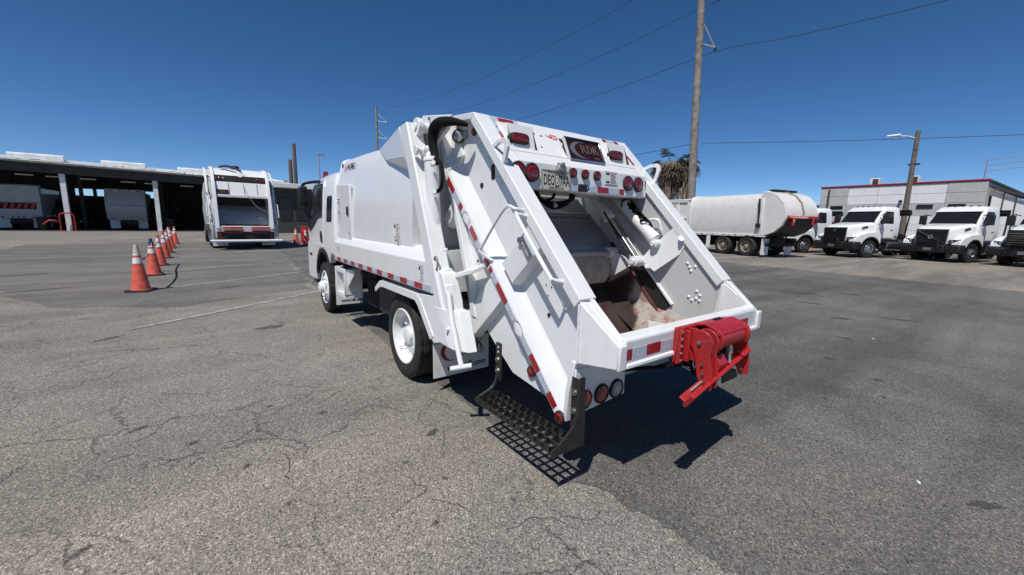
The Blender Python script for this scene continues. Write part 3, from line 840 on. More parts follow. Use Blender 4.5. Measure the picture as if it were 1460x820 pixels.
decal(sk if False else body, (-1.0715, 1.80, 1.09), (0, -1, 0), yd_, .10, .13, 3, "sticker_grey", 6)
decal(body, (-1.0715, 4.44, 1.12), (0, -1, 0), yd_, .10, .05, 2, "sticker_grey", 7)
# maker's mark near the top front corner of the body
lm = frame((-.9462, 4.36, 2.158), (0, -1, 0.0), (.20, 0, 1))
fl = MB()
for k in range(4):
    fl.plate([lm @ Vector(p) for p in ((-.045 + k * .006, -.05 + k * .022, .002), (-.005 + k * .006, -.034 + k * .022, .002), (-.002 + k * .006, -.018 + k * .022, .002), (-.042 + k * .006, -.034 + k * .022, .002))], lm.to_3x3() @ Vector((0, 0, .002)))
P_("logo_mark", fl, "print_orange", body, 0, 0)
text("logo_lettering", "PAC-MAC", .085, "print_black", body, frame((-.9492, 4.13, 2.158), (0, -1, 0.0), (.20, 0, 1)), shear=.25, bold=.003, sx=.85)
text("logo_lettering", "-", .085, "print_orange", body, frame((-.9482, 4.10, 2.19), (0, -1, 0.0), (.20, 0, 1)), bold=.004, sx=2.4)
P_("body_marker", MB().box(-.936, -.924, 4.56, 4.60, 2.18, 2.23), "black_plastic", body, .004)

# slanting rear frame posts, with the fairing above and the bracket below
for s in (-1, 1):
    post = P_("rear_post", MB().prism([(2.19, 2.285), (2.035, 2.30), (1.62, 1.32), (1.42, .86), (1.34, .62), (1.36, .58), (1.46, .58), (1.58, .955), (1.72, 1.20), (2.06, 2.0)], 'x', s * 1.075, s * .94), bevel=.012, seg=3)
    A_, B1, C1, D1, E1 = (s * .905, 3.21, 2.235), (s * 1.074, 2.19, 2.285), (s * 1.074, 2.12, 2.03), (s * .975, 2.80, 2.085), (s * .975, 2.20, 1.93)
    P_("fairing", MB().add([A_, B1, C1, D1, E1, (s * .88, 2.19, 2.285), (s * .88, 2.12, 1.93), (s * .88, 2.8, 2.085)], [(0, 1, 2, 3), (3, 2, 4), (0, 5, 1), (1, 5, 6, 4, 2), (0, 3, 7), (0, 7, 6, 5), (3, 4, 6, 7)]), bevel=.004, smooth=20)
    lb = P_("post_bracket", MB().prism([(1.60, 1.16), (1.46, 1.12), (1.36, .92), (1.34, .78), (1.46, .78), (1.56, .95)], 'x', s * 1.055, s * .93), parent=post, bevel=.008)
    P_("post_foot", MB().loft([[(s * x, y, z) for x, y in ((1.078, 1.56), (1.078, 1.44), (1.02, 1.28), (.93, 1.26), (.92, 1.5))] for z in (.86,)] + [[(s * x, y - .16, z) for x, y in ((1.07, 1.56), (1.07, 1.42), (1.01, 1.30), (.94, 1.29), (.93, 1.5))] for z in (.58,)]), parent=post, bevel=.006)
P_("post_head", MB().box(-.95, .95, 2.00, 2.15, 2.22, 2.31), bevel=.01)

# ---------------------------------------------------------------- fenders, step box, mud flaps
for s in (-1, 1):
    fd = MB().strip([(3.00, .80), (2.86, .885), (2.80, .90), (1.92, .90), (1.84, .86), (1.60, .60)], .012, 'x', s * 1.062, s * .60)
    fen = P_("fender", fd, bevel=.003)
    lip = [(3.00, .80), (2.86, .885), (2.80, .90), (1.92, .90), (1.84, .86), (1.60, .60), (1.66, .56), (1.90, .80), (1.96, .835), (2.78, .835), (2.86, .82), (2.99, .755)]
    P_("fender_lip", MB().prism(lip, 'x', s * 1.064, s * 1.052), parent=fen, bevel=.003)
    P_("fender_side", MB().prism([(1.93, .90), (1.58, .93), (1.42, .60), (1.60, .545), (1.72, .60), (1.86, .80)], 'x', s * 1.058, s * 1.04), parent=fen, bevel=.004)
    # open white step box below the body's front
    st_o = [(4.83, .845), (4.38, .845), (4.44, .44), (4.95, .44)]
    sb = MB()
    sb.prism([(4.84, .845), (4.34, .845), (4.34, .79), (4.84, .79)], 'x', s * 1.035, s * .80)
    sb.prism([(4.84, .50), (4.34, .50), (4.34, .445), (4.84, .445)], 'x', s * 1.035, s * .80)
    sb.prism([(4.84, .79), (4.785, .79), (4.785, .50), (4.84, .50)], 'x', s * 1.035, s * .80)
    sb.prism([(4.395, .79), (4.34, .79), (4.34, .50), (4.395, .50)], 'x', s * 1.035, s * .80)
    stepb = P_("step_box", sb, bevel=.006)
    P_("box_back", MB().box(s * .81, s * .80, 4.34, 4.84, .45, .84), "dull_white", stepb, 0)
    P_("box_brace", MB().prism([(4.33, .845), (4.02, .86), (4.02, .80), (4.33, .60)], 'x', s * 1.0, s * .98), parent=stepb, bevel=.003)
def mud_flap(y, x0, x1, z0, z1, s, full=True):
    o = P_("mud_flap", MB().box(s * x0, s * x1, y, y + .008, z0, z1), "sticker_white", T, .002)
    hz = z0 + (z1 - z0)
    P_("flap_hanger", MB().box(s * x0 + s * -.005, s * x0 + s * .13 * (-1 if x1 < x0 else 1), y - .012, y, z1 - .055, z1 + .012), "galvanised", o, .004)
    P_("bolt", MB().cyl((s * (x0 + (x1 - x0) * .12), y - .012, z1 - .025), (s * (x0 + (x1 - x0) * .12), y - .022, z1 - .025), .009, n=6), "zinc", o, 0)
    w_ = abs(x1 - x0); cx = s * (x0 + x1) / 2
    m_ = frame((cx, y - .0005, (z0 + z1) / 2), (1, 0, 0), (0, 0, 1))
    def at(dx, dz):
        r_ = m_.copy(); r_.translation = Vector((cx + dx * w_, y - .0008, z0 + dz * (z1 - z0))); return r_
    crescent("logo_crescent", w_ * .36, (z1 - z0) * .50, "print_red", o, at(-.20, .62))
    serif_rdk("logo_letters", (z1 - z0) * .24, "print_black", o, at(.16, .70))
    text("logo_text", "TRUCK SALES", (z1 - z0) * .15, "print_black", o, at(.14, .50), shear=.2, sx=.9)
    text("web_address", "www.rdk.com", (z1 - z0) * .21, "print_black", o, at(.08, .20), shear=.2, bold=.002, sx=.92)
    return o
mud_flap(1.85, -.945, -.37, .135, .50, 1)
mud_flap(1.85, .37, .945, .135, .50, 1)
mud_flap(5.20, -.95, -.55, .20, .50, 1)
mud_flap(5.20, .55, .95, .20, .50, 1)
# ---------------------------------------------------------------- tailgate: side sheets with rims, rails and channels
HW = .845
SIDE = [(1.36, 2.275), (1.98, 2.32), (1.62, 1.40), (1.40, .78), (1.19, .62), (.94, .45), (.72, .425), (.54, .40), (.41, .375), (.31, .36), (.295, .56), (.25, .745), (.24, 1.10)]
PANELS = {}
for s in (-1, 1):
    sp = P_("tailgate_side", MB().prism(SIDE, 'x', s * .765, s * .742), bevel=.003)
    PANELS[s] = sp
    def slab(name, t0, t1, s0, s1, xa, xb, mat="white_paint", bev=.004, par=None):
        return P_(name, MB().add([ts3(s * x, t, q) for x in (xa, xb) for t, q in ((t0, s0), (t1, s0), (t1, s1), (t0, s1))],
                  [(0, 1, 2, 3), (7, 6, 5, 4), (0, 4, 5, 1), (1, 5, 6, 2), (2, 6, 7, 3), (3, 7, 4, 0)]), mat, par or sp, bev)
    # rim round the loading opening
    P_("inner_shade_lining", MB().prism([(1.0, 1.86), (1.55, 1.90), (1.50, 1.10), (1.20, .70), (.60, .66), (.30, .80), (.27, 1.05)], 'x', s * .7418, s * .7385), "inner_white", sp, 0)
    rim = MB()
    rim.add([ts3(s * x, t, q) for x in (HW, .715) for t, q in ((.955, .515), (2.585, .515), (2.595, .587), (.965, .587))], [(0, 1, 2, 3), (7, 6, 5, 4), (0, 4, 5, 1), (1, 5, 6, 2), (2, 6, 7, 3), (3, 7, 4, 0)])
    P_("rim", rim, parent=sp, bevel=.007, seg=3)
    P_("top_rim", MB().prism([(1.365, 2.282), (1.72, 2.318), (1.70, 2.27), (1.40, 2.236)], 'x', s * HW, s * .75), parent=sp, bevel=.006)
    # slanting rail that carries the tape: flat face, then a long sloping flank
    sect = [(-.040, .765), (-.036, .842), (.040, .845), (.060, .838), (.135, .776), (.150, .765)]
    ra = [ts3(s * x, t, q) for t in (.52, 2.58) for q, x in sect]
    n = len(sect)
    ra[0] = (s * .765, .425, .375); ra[1] = (s * .842, .415, .378)
    for k, (yy, zz) in ((2, (.32, .362)), (3, (.308, .37)), (4, (.30, .46)), (5, (.298, .50))):
        ra[k] = (s * sect[k][1], yy, zz)
    P_("tape_rail", MB().add(ra, [tuple(range(n)), tuple(range(2 * n - 1, n - 1, -1))] + [(i, n + i, n + i + 1, i + 1) for i in range(n - 1)] + [(0, n - 1, 2 * n - 1, n)]), parent=sp, bevel=.004, smooth=30)
    P_("rail_cap", MB().add([ts3(s * x, t, q) for t, q, x in ((2.58, -.045, .765), (2.74, .03, .765), (2.74, .10, .765), (2.58, .16, .765), (2.58, -.04, .845), (2.72, .03, .845), (2.72, .09, .83), (2.58, .08, .838))],
       [(3, 2, 1, 0), (4, 5, 6, 7), (0, 1, 5, 4), (1, 2, 6, 5), (2, 3, 7, 6), (3, 0, 4, 7)]), parent=sp, bevel=.008)
    # cross channels square to the rail, in front of it and behind it
    for t0, t1, t2, s0, s1 in ((1.575, 1.40, 1.375, .13, .515), (1.60, 1.40, 1.375, -.56, -.040), (2.40, 2.30, 2.275, -.30, -.040)):
        xx = .838 if s0 > 0 else .825
        ch = [ts3(s * x, t, q) for q in (s0, s1) for t, x in ((t0 + .02, .765), (t0, xx), (t1, xx), (t2, .765))]
        P_("cross_channel", MB().add(ch, [(0, 1, 2, 3), (7, 6, 5, 4), (0, 4, 5, 1), (1, 5, 6, 2), (2, 6, 7, 3), (3, 7, 4, 0)]), parent=sp, bevel=.006)
    P_("front_flange", MB().prism([(1.98, 2.30), (1.92, 2.30), (1.56, 1.40), (1.34, .78), (1.40, .78), (1.62, 1.40)], 'x', s * .835, s * .76), parent=sp, bevel=.005)
    # box at the loading sill
    U1, U2, U3, U4 = (s * .848, .245, 1.095), (s * .848, .252, .742), (s * .802, .0, .895), (s * .806, .0, .770)
    I1, I2, I3, I4 = (s * .742, .245, 1.085), (s * .742, .252, .742), (s * .742, .0, .905), (s * .742, .0, .770)
    P_("sill_box", MB().add([U1, U2, U4, U3, I1, I2, I4, I3], [(0, 1, 2, 3), (7, 6, 5, 4), (0, 4, 5, 1), (1, 5, 6, 2), (2, 6, 7, 3), (3, 7, 4, 0)]), parent=sp, bevel=.007, seg=3)
    P_("sill_end_flange", MB().box(s * .815, s * .752, -.018, .004, .765, .905), parent=sp, bevel=.012, seg=3)
    P_("inner_edge_bead", MB().tube([(s * .755, .235, 1.092), (s * .752, .02, .912)], .012), parent=sp, bevel=0)
    P_("weld_bead", MB().tube([(s * .850, .243, 1.08 - k * .0222 + random.uniform(-.003, .003)) for k in range(16)], [random.uniform(.006, .010) for _ in range(16)], 6), parent=sp, bevel=0)
    P_("rear_edge", MB().prism([(.255, .745), (.295, .56), (.305, .37), (.335, .37), (.325, .56), (.285, .75)], 'x', s * .848, s * .742), parent=sp, bevel=.006)
    # tape on the rail
    segs = [(2.555, 2.40, 'r'), (2.40, 2.27, 's'), (2.27, 2.215, 'r'), (2.03, 1.90, 'r'), (1.90, 1.73, 's'), (1.73, 1.66, 'r'), (1.645, 1.60, 'r'), (1.60, 1.505, 's'), (1.50, 1.335, 'r'), (1.335, 1.20, 's'), (1.07, .94, 's'), (.94, .82, 'r'), (.82, .68, 's'), (.68, .585, 'r')]
    for a, b_, c_ in segs:
        slab("reflector_tape", b_ + .002, a - .002, -.026, .022, .8472, .8448, "red_tape" if c_ == 'r' else "silver_tape", 0)
    for t in (2.12, 1.135):
        P_("lift_ring", MB().tube([ts3(s * .85, t + .062 * math.cos(R(a)), .004 + .036 * math.sin(R(a))) for a in range(0, 360, 20)], .002, 6, True), "galvanised", sp, 0)
    # small things on the sheet
    def disc(name, t, q, r, mat, x=.766, d=.004, sc=1.0):
        P_(name, MB().cyl(ts3(s * x, t, q), ts3(s * (x + d), t, q), r, n=18), mat, sp, 0)
    disc("drain_hole", 2.23, .235, .020, "black_paint")
    disc("drain_hole", 1.08, .235, .013, "black_paint", .766)
    slot = [ts3(s * .766, 2.19 + .058 * cs * .62 + o_ * .014, .40 + .058 * cs * .55 - o_ * .016) for cs, o_ in ((-1, -1), (1, -1), (1.12, 0), (1, 1), (-1, 1), (-1.12, 0))]
    P_("slot_hole", MB().plate(slot, (s * .003, 0, 0)), "black_paint", sp, 0)
    for t, q in ((2.10, .44), (2.05, .46), (1.98, .47), (2.3, .43), (1.22, .40), (1.20, .37), (1.24, .34), (1.18, .31)):
        disc("rivet", t, q, .005, "zinc", .766, .004)
    # marker lights low on the side
    round_light(sp, ts3(s * .846, .522, .005), (s, 0, 0), .033, "red_lens", "marker_light")
    round_light(sp, (s * .767, .72, .53), (s, 0, 0), .034, "red_lens", "marker_reflector", "red_lens")
    # hand rails
    P_("hand_rail", MB().tube(smooth_path([ts3(s * .80, 1.67, .535), ts3(s * .90, 1.685, .54), ts3(s * .905, 1.76, .46), ts3(s * .905, 1.755, .10), ts3(s * .905, 1.745, .055), ts3(s * .84, 1.66, .055)], 5), .0105), parent=sp, bevel=0)
    P_("hand_rail", MB().tube(smooth_path([ts3(s * .80, 1.61, .535), ts3(s * .90, 1.635, .54), ts3(s * .91, 1.61, .53), ts3(s * .91, 1.19, .53), ts3(s * .90, 1.14, .535), ts3(s * .80, 1.115, .535)], 6), .013), parent=sp, bevel=0)
    P_("grab_plate", MB().prism([(.375, 1.12), (.375, 1.045), (.42, 1.0), (.48, 1.08), (.45, 1.19)], 'x', s * .778, s * .765), parent=sp, bevel=.006)
    P_("latch_knob", MB().cyl(ts3(s * .838, 1.55, .40), ts3(s * .86, 1.55, .40), .020, n=16).tube([ts3(s * .846, 1.55, .40), ts3(s * .846, 1.42, .39)], .011), "zinc", sp, 0)
    # lifting hook on the rim
    hk = [(2.24, .585), (2.215, .645), (2.165, .705), (2.13, .715), (2.09, .690), (2.055, .62), (2.04, .585)]
    hi_ = [(2.205, .588), (2.185, .640), (2.155, .672), (2.135, .678), (2.115, .662), (2.09, .62), (2.08, .588)]
    hm = MB()
    for k in range(len(hk) - 1):
        hm.plate([ts3(s * .845, *hk[k]), ts3(s * .845, *hk[k + 1]), ts3(s * .845, *hi_[k + 1]), ts3(s * .845, *hi_[k])], (-s * .022, 0, 0))
    P_("lifting_hook", hm, parent=sp, bevel=.003)
    # stickers
    if s < 0:
        decal(sp, ts3(-.7665, 2.04, .50), (0, -1, 0), (0, 0, 1), .16, .125, 3, "print_red", 11)
        decal(sp, ts3(-.7665, 1.80, .46), (0, -1, 0), (0, 0, 1), .09, .09, 3, "print_red", 12)
        decal(sp, ts3(-.8265, 1.86, -.20), (0, -1, 0), (0, 0, 1), .10, .14, 4, "sticker_grey", 13) if False else None
        decal(sp, ts3(-.7665, 1.87, -.14), (0, -1, 0), (0, 0, 1), .09, .14, 4, "sticker_grey", 13)
        # tucked under the top rim
        wl = round_light(sp, (-.80, 1.66, 2.165), (-.75, -.60, .05), .046, "clear_lens", "work_light")
        P_("lamp_bracket", MB().box(-.79, -.764, 1.58, 1.62, 2.14, 2.20), "zinc", sp, .003)
        ov = P_("oval_marker", MB().lathe([(.030, 0), (.030, .012), (.026, .016), (.001, .017)], (-.766, 1.475, 2.175), (-1, 0, 0), 20), "rubber", sp, 0)
        P_("lens", MB().lathe([(.024, .016), (.018, .021), (.001, .022)], (-.766, 1.475, 2.175), (-1, 0, 0), 20), "red_lens", ov, 0)
    P_("shadow_gusset", MB().prism([(1.72, 2.26), (1.78, 1.93), (1.70, 1.90), (1.62, 2.02)], 'x', s * .79, s * .765), parent=sp, bevel=.004)
    # hinge plate and pin
    hp = P_("hinge_plate", MB().prism([(2.10, 2.385), (1.60, 2.30), (1.66, 2.20), (1.86, 2.12), (1.99, 2.02), (2.06, 2.10), (2.13, 2.26)], 'x', s * .905, s * .875), parent=sp, bevel=.008)
    P_("hinge_boss", MB().cyl((s * .96, 2.0, 2.262), (s * 1.01, 2.0, 2.262), .072, n=28).cyl((s * 1.01, 2.0, 2.262), (s * 1.022, 2.0, 2.262), .03, n=20), parent=hp, bevel=.01)
    P_("hinge_pin", MB().cyl((s * .80, 2.0, 2.262), (s * .97, 2.0, 2.262), .045), parent=hp, bevel=0)
    P_("hinge_bolt", MB().cyl((s * .905, 1.95, 2.33), (s * .92, 1.95, 2.33), .012, n=6), "zinc", hp, 0)
    # lift cylinder beside the post
    x_ = s * .975
    lc = P_("lift_cylinder", MB().lathe([(.001, 0), (.058, 0), (.062, .006), (.062, .03), (.056, .034), (.056, .62), (.062, .625), (.062, .655), (.03, .66), (.001, .66)], (x_, 1.79, 2.00), (0, -.09, -.996), 28), bevel=0)
    P_("cylinder_eye", MB().cyl((x_ - .05, 1.86, 2.055), (x_ + .05, 1.86, 2.055), .045, n=20).cyl((x_, 1.80, 2.0), (x_, 1.86, 2.05), .03), parent=lc, bevel=.004)
    P_("cylinder_pin", MB().cyl((s * .90, 1.86, 2.055), (s * 1.075, 1.86, 2.055), .026, n=16).cyl((s * 1.06, 1.86, 2.055), (s * 1.08, 1.86, 2.055), .04, n=16), parent=lc, bevel=.003)
    P_("cylinder_rod", MB().cyl((x_, 1.735, 1.36), (x_, 1.70, 1.24), .026), "chrome", lc, 0)
    P_("valve_block", MB().box(x_ - .05, x_ + .05, 1.66, 1.75, 1.22, 1.32).cyl((x_ + s * .05, 1.70, 1.26), (x_ + s * .075, 1.70, 1.26), .02).box(x_ - .03, x_ + .06, 1.70, 1.76, 1.30, 1.345), "white_paint", lc, .006)
    P_("valve_fitting", MB().cyl((x_ + s * .02, 1.72, 1.285), (x_ + s * .085, 1.70, 1.285), .016, n=6).tube([(x_ + s * .06, 1.74, 1.24), (x_ + s * .07, 1.70, 1.19), (x_ + s * .05, 1.66, 1.14)], .011), "black_plastic", lc, 0)
    P_("rod_collar", MB().obox((x_, 1.655, 1.165), (1, 0, 0), (0, .94, .34), (0, -.34, .94), .055, .05, .018), "black_plastic", lc, .004)
    P_("cylinder_port", MB().cyl((x_ + s * .03, 1.70, 1.93), (x_ + s * .05, 1.65, 1.945), .017).cyl((x_ + s * .02, 1.69, 1.72), (x_ + s * .05, 1.64, 1.73), .017), "white_paint", lc, 0)
    P_("rod_clevis", MB().box(x_ - .035, x_ + .035, 1.50, 1.66, 1.03, 1.15), parent=lc, bevel=.008)
    sl = P_("cylinder_sleeve", MB().tube(smooth_path([(s * .86, 1.42, 2.20), (s * .93, 1.50, 2.225), (s * .95, 1.66, 2.245), (s * .95, 1.78, 2.225), (s * .95, 1.815, 2.13), (s * .95, 1.78, 2.03), (s * .96, 1.73, 1.97)], 7), [.014 + .020 * math.sin(math.pi * min(1, k / 18) * .5) * 1.35 - .014 * max(0, (k - 24) / 18) for k in range(43)], 12), "hose", T, 0)
    P_("cylinder_hose", MB().tube(smooth_path([(s * .955, 1.75, 2.0), (s * .965, 1.70, 1.96), (s * .985, 1.68, 1.94)]), .014), "hose", sl, 0)
    P_("cylinder_hose", MB().tube(smooth_path([(s * .955, 1.75, 2.0), (s * .96, 1.66, 1.94), (s * .965, 1.615, 1.84), (s * .975, 1.625, 1.76), (s * .99, 1.66, 1.73)]), .015), "hose", sl, 0)
    # tailgate lock: angled bracket, screw and T handle
    br = P_("lock_bracket", MB().add([(s * .955, 1.53, 1.095), (s * .945, 1.20, 1.175), (s * .82, 1.16, 1.235), (s * .82, 1.48, 1.145), (s * .955, 1.53, 1.06), (s * .945, 1.20, 1.14), (s * .82, 1.16, 1.20), (s * .82, 1.48, 1.11)],
       [(0, 1, 2, 3), (7, 6, 5, 4), (0, 4, 5, 1), (1, 5, 6, 2), (2, 6, 7, 3), (3, 7, 4, 0)]), parent=sp, bevel=.006)
    P_("lock_slide", MB().prism([(1.46, 1.04), (1.41, 1.04), (1.32, .80), (1.37, .80)], 'x', s * 1.05, s * .98), parent=br, bevel=.005)
    th = P_("lock_handle", MB().tube([(s * 1.04, 1.38, .98), (s * 1.06, 1.30, .80), (s * 1.07, 1.14, .50)], .019, 12), parent=T, bevel=0)
    P_("handle_grip", MB().tube([(s * 1.13, 1.185, .475), (s * 1.07, 1.14, .49), (s * 1.01, 1.095, .505)], .019, 12), parent=th, bevel=0)
    P_("handle_clip", MB().cyl((s * 1.05, 1.34, .72), (s * 1.09, 1.33, .72), .014).tube([(s * 1.05, 1.35, .86), (s * 1.05, 1.27, .66)], .014), parent=th, bevel=0)
    P_("lock_eye", MB().tube([(s * 1.06, 1.55 + .03 * math.cos(R(a)), 1.19 + .05 * math.sin(R(a))) for a in range(0, 360, 24)], .008, 6, True), "dirt_wood", th, 0)

# ---------------------------------------------------------------- side step (open grating on two black brackets)
def side_step(s):
    x0, x1, y0, y1, z = s * 1.05, s * .865, .215, .985, .325
    st = P_("side_step", MB().box(x0, x0 - s * .006, y0, y1, z - .038, z).box(x1, x1 + s * .006, y0, y1, z - .038, z).box(x0, x1, y0, y0 + .006, z - .038, z).box(x0, x1, y1 - .006, y1, z - .038, z), "step_black", T, 0)
    rows, cols = 3, 12
    for i in range(1, rows):
        xx = x0 + (x1 - x0) * i / rows
        P_("grating_bar", MB().box(xx - .005, xx + .005, y0, y1, z - .026, z - .004), "step_black", st, 0)
    for j in range(1, cols):
        yy = y0 + (y1 - y0) * j / cols
        P_("grating_bar", MB().box(min(x0, x1), max(x0, x1), yy - .006, yy + .006, z - .026, z - .003), "step_black", st, 0)
        for i in range(rows):
            xx = x0 + (x1 - x0) * (i + .5) / rows
            P_("grip_tooth", MB().add([(xx - .024, yy - .007, z - .003), (xx + .024, yy - .007, z - .003), (xx + .024, yy + .007, z - .003), (xx - .024, yy + .007, z - .003), (xx - .010, yy - .012, z + .020), (xx + .010, yy - .012, z + .020)],
               [(0, 1, 5, 4), (2, 3, 4, 5), (1, 2, 5), (3, 0, 4), (3, 2, 1, 0)]), "step_black", st, 0, 0)
    rb = P_("rear_bracket", MB().plate([(s * .855, .214, .67), (s * .862, .214, .48), (s * .885, .214, .40), (s * 1.0, .214, .315), (s * 1.05, .214, .30), (s * 1.05, .214, .262), (s * .80, .214, .262), (s * .80, .214, .40), (s * .815, .214, .67)], (0, -.010, 0)), "step_black", st, 0)
    P_("bracket_strap", MB().box(s * .858, s * .851, .205, .265, .33, .665), "step_black", st, .002)
    P_("front_bracket", MB().box(s * .862, s * .85, .955, 1.015, .40, .675), "step_black", st, .002)
    P_("bracket_foot", MB().tube(smooth_path([(s * .86, .985, .45), (s * .90, .99, .36), (s * 1.0, .985, .32), (s * 1.05, .98, .30)]), .012), "step_black", st, 0)
    for yy, zz in ((.985, .555), (.985, .475), (.235, .585), (.235, .475)):
        P_("bolt", MB().cyl((s * .86, yy, zz), (s * .878, yy, zz), .014, n=6).cyl((s * .86, yy, zz), (s * .866, yy, zz), .02, n=14), "zinc", st, 0, 20)
    for zz in (.645, .61):
        P_("bolt_hole", MB().cyl((s * .862, .985, zz), (s * .8635, .985, zz), .008, n=10), "sticker_white", st, 0)
    return st
side_step(-1); side_step(1)

# ---------------------------------------------------------------- rear lamp plates
for s in (-1, 1):
    lp = P_("lamp_plate", MB().add([(s * .838, .255, .70), (s * .40, .255, .70), (s * .395, .255, .455), (s * .838, .255, .425), (s * .838, .275, .70), (s * .40, .275, .70), (s * .395, .275, .455), (s * .838, .275, .425)],
        [(0, 1, 2, 3), (7, 6, 5, 4), (0, 4, 5, 1), (1, 5, 6, 2), (2, 6, 7, 3), (3, 7, 4, 0)]), bevel=.003)
    for x, ln in ((.765, "red_lens"), (.618, "red_lens"), (.482, "clear_lens")):
        round_light(lp, (s * x, .255, .51), (0, -1, 0), .052, ln)
    P_("lamp_plate_brace", MB().prism([(.27, .74), (.27, .52), (.62, .45), (.66, .74)], 'x', s * .41, s * .40), parent=lp, bevel=.003)

# ---------------------------------------------------------------- loading sill and hopper
sill = P_("loading_sill", MB().prism([(-.004, .915), (.004, .927), (.075, .935), (.085, .925), (.085, .78), (.0, .778)], 'x', -.752, .752), bevel=.006, seg=3)
P_("sill_lip", MB().prism([(-.020, .772), (-.018, .792), (.0, .796), (.02, .79), (.02, .768)], 'x', -.752, .752), parent=sill, bevel=.004)
for x0, x1, c_ in ((-.75, -.70, 'r'), (-.695, -.575, 's'), (-.57, -.445, 'r'), (-.44, -.325, 's'), (.33, .40, 'r'), (.405, .50, 's'), (.505, .62, 'r')):
    P_("reflector_tape", MB().box(x0, x1, -.0062, -.0035, .812, .872), "red_tape" if c_ == 'r' else "silver_tape", sill, 0)
P_("rear_bulkhead", MB().prism([(.02, .778), (.26, .70), (.26, .66), (.30, .655), (.30, .72), (.08, .80)], 'x', -.74, .74), bevel=.003)
FLOOR = [(.085, .90), (.16, .80), (.27, .71), (.32, .61), (.42, .52), (.58, .465), (.80, .455), (1.0, .50), (1.2, .67), (1.36, .86), (1.46, 1.04)]
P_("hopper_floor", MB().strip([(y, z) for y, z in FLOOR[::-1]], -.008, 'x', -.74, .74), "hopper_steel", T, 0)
P_("hopper_shell", MB().strip([(y, z - .014) for y, z in FLOOR[::-1]], .012, 'x', -.735, .735), "white_paint", T, 0)
P_("hopper_sump", MB().prism([(.38, .50), (.55, .41), (1.0, .41), (1.15, .54)], 'x', -.25, .32), "white_paint", T, .006)
for s in (-1, 1):
    # slanting plates that narrow the trough, and the inner faces of the sheets
    q = [(s * .741, .46, .74), (s * .741, 1.40, .92), (s * .66, 1.20, .68), (s * .62, .80, .462), (s * .62, .58, .472), (s * .66, .43, .54)]
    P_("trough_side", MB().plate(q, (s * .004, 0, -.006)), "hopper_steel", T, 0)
    tr = P_("slide_track", MB().add([ts3(s * x, t, q_) for x in (.741, .715) for t, q_ in ((1.06, .092), (2.5, .092), (2.5, .112), (1.06, .112))], [(0, 1, 2, 3), (7, 6, 5, 4), (0, 4, 5, 1), (1, 5, 6, 2), (2, 6, 7, 3), (3, 7, 4, 0)]), "white_paint", T, .003)
    P_("track_back", MB().add([ts3(s * x, t, q_) for x in (.741, .732) for t, q_ in ((1.06, -.045), (1.55, -.045), (1.55, .092), (1.06, .092))], [(0, 1, 2, 3), (7, 6, 5, 4), (0, 4, 5, 1), (1, 5, 6, 2), (2, 6, 7, 3), (3, 7, 4, 0)]), "chassis_black", tr, 0)
    P_("track_rail", MB().add([ts3(s * x, t, q_) for x in (.735, .722) for t, q_ in ((1.04, -.062), (1.62, -.062), (1.62, -.040), (1.04, -.040))], [(0, 1, 2, 3), (7, 6, 5, 4), (0, 4, 5, 1), (1, 5, 6, 2), (2, 6, 7, 3), (3, 7, 4, 0)]), "rust_red", tr, .003)
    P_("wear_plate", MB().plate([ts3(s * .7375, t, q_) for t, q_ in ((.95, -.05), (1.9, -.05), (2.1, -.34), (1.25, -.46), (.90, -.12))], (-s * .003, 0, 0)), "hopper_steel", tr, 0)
    for k, (y, z) in enumerate(((.555, 1.205), (.52, 1.145), (.485, 1.185), (.535, 1.175), (.455, .985), (.425, .955), (.49, .905), (.455, .925), (.425, .91), (.52, .93))):
        P_("bolt_head", MB().lathe([(.012, 0), (.012, .008), (.007, .014), (.001, .016)], (s * .742, y, z), (-s, 0, 0), 10), "white_paint", PANELS[s], 0)
    for y, z in ((.59, 1.26), (.56, 1.29), (.51, 1.27), (.53, 1.235), (.50, 1.235), (.47, 1.21)):
        P_("bolt_hole", MB().cyl((s * .7418, y, z), (s * .7405, y, z), .005, n=8), "sticker_grey", PANELS[s], 0)
    P_("sight_hole", MB().cyl((s * .7425, .575, .89), (s * .7405, .575, .89), .013, n=14), "print_black", PANELS[s], 0)
    P_("inner_stiffener", MB().prism([(.262, 1.07), (.24, 1.07), (.25, .78), (.272, .78)], 'x', s * .742, s * .725), parent=PANELS[s], bevel=.004)
    # guard plate over the cylinder foot
    gp = P_("guard_plate", MB().plate([(s * .70, .68, 1.49), (s * .70, .555, 1.40), (s * .735, .63, 1.27)], (0, .004, .01)), "dull_white", PANELS[s], 0) if False else None
    gq = [(s * .715, .69, 1.50), (s * .725, .555, 1.405), (s * .735, .63, 1.275), (s * .64, .80, 1.115), (s * .62, .93, 1.21), (s * .66, .84, 1.34)]
    P_("guard_plate", MB().add(gq, [(0, 1, 2, 5), (5, 2, 3, 4)]).add([(x + s * .008, y - .004, z + .004) for x, y, z in gq], [(5, 2, 1, 0), (4, 3, 2, 5)]), "white_paint", PANELS[s], 0, 20)
    P_("guard_disc", MB().cyl((s * .712, .615, 1.405), (s * .706, .61, 1.41), .026, n=20), "sticker_white", PANELS[s], 0)

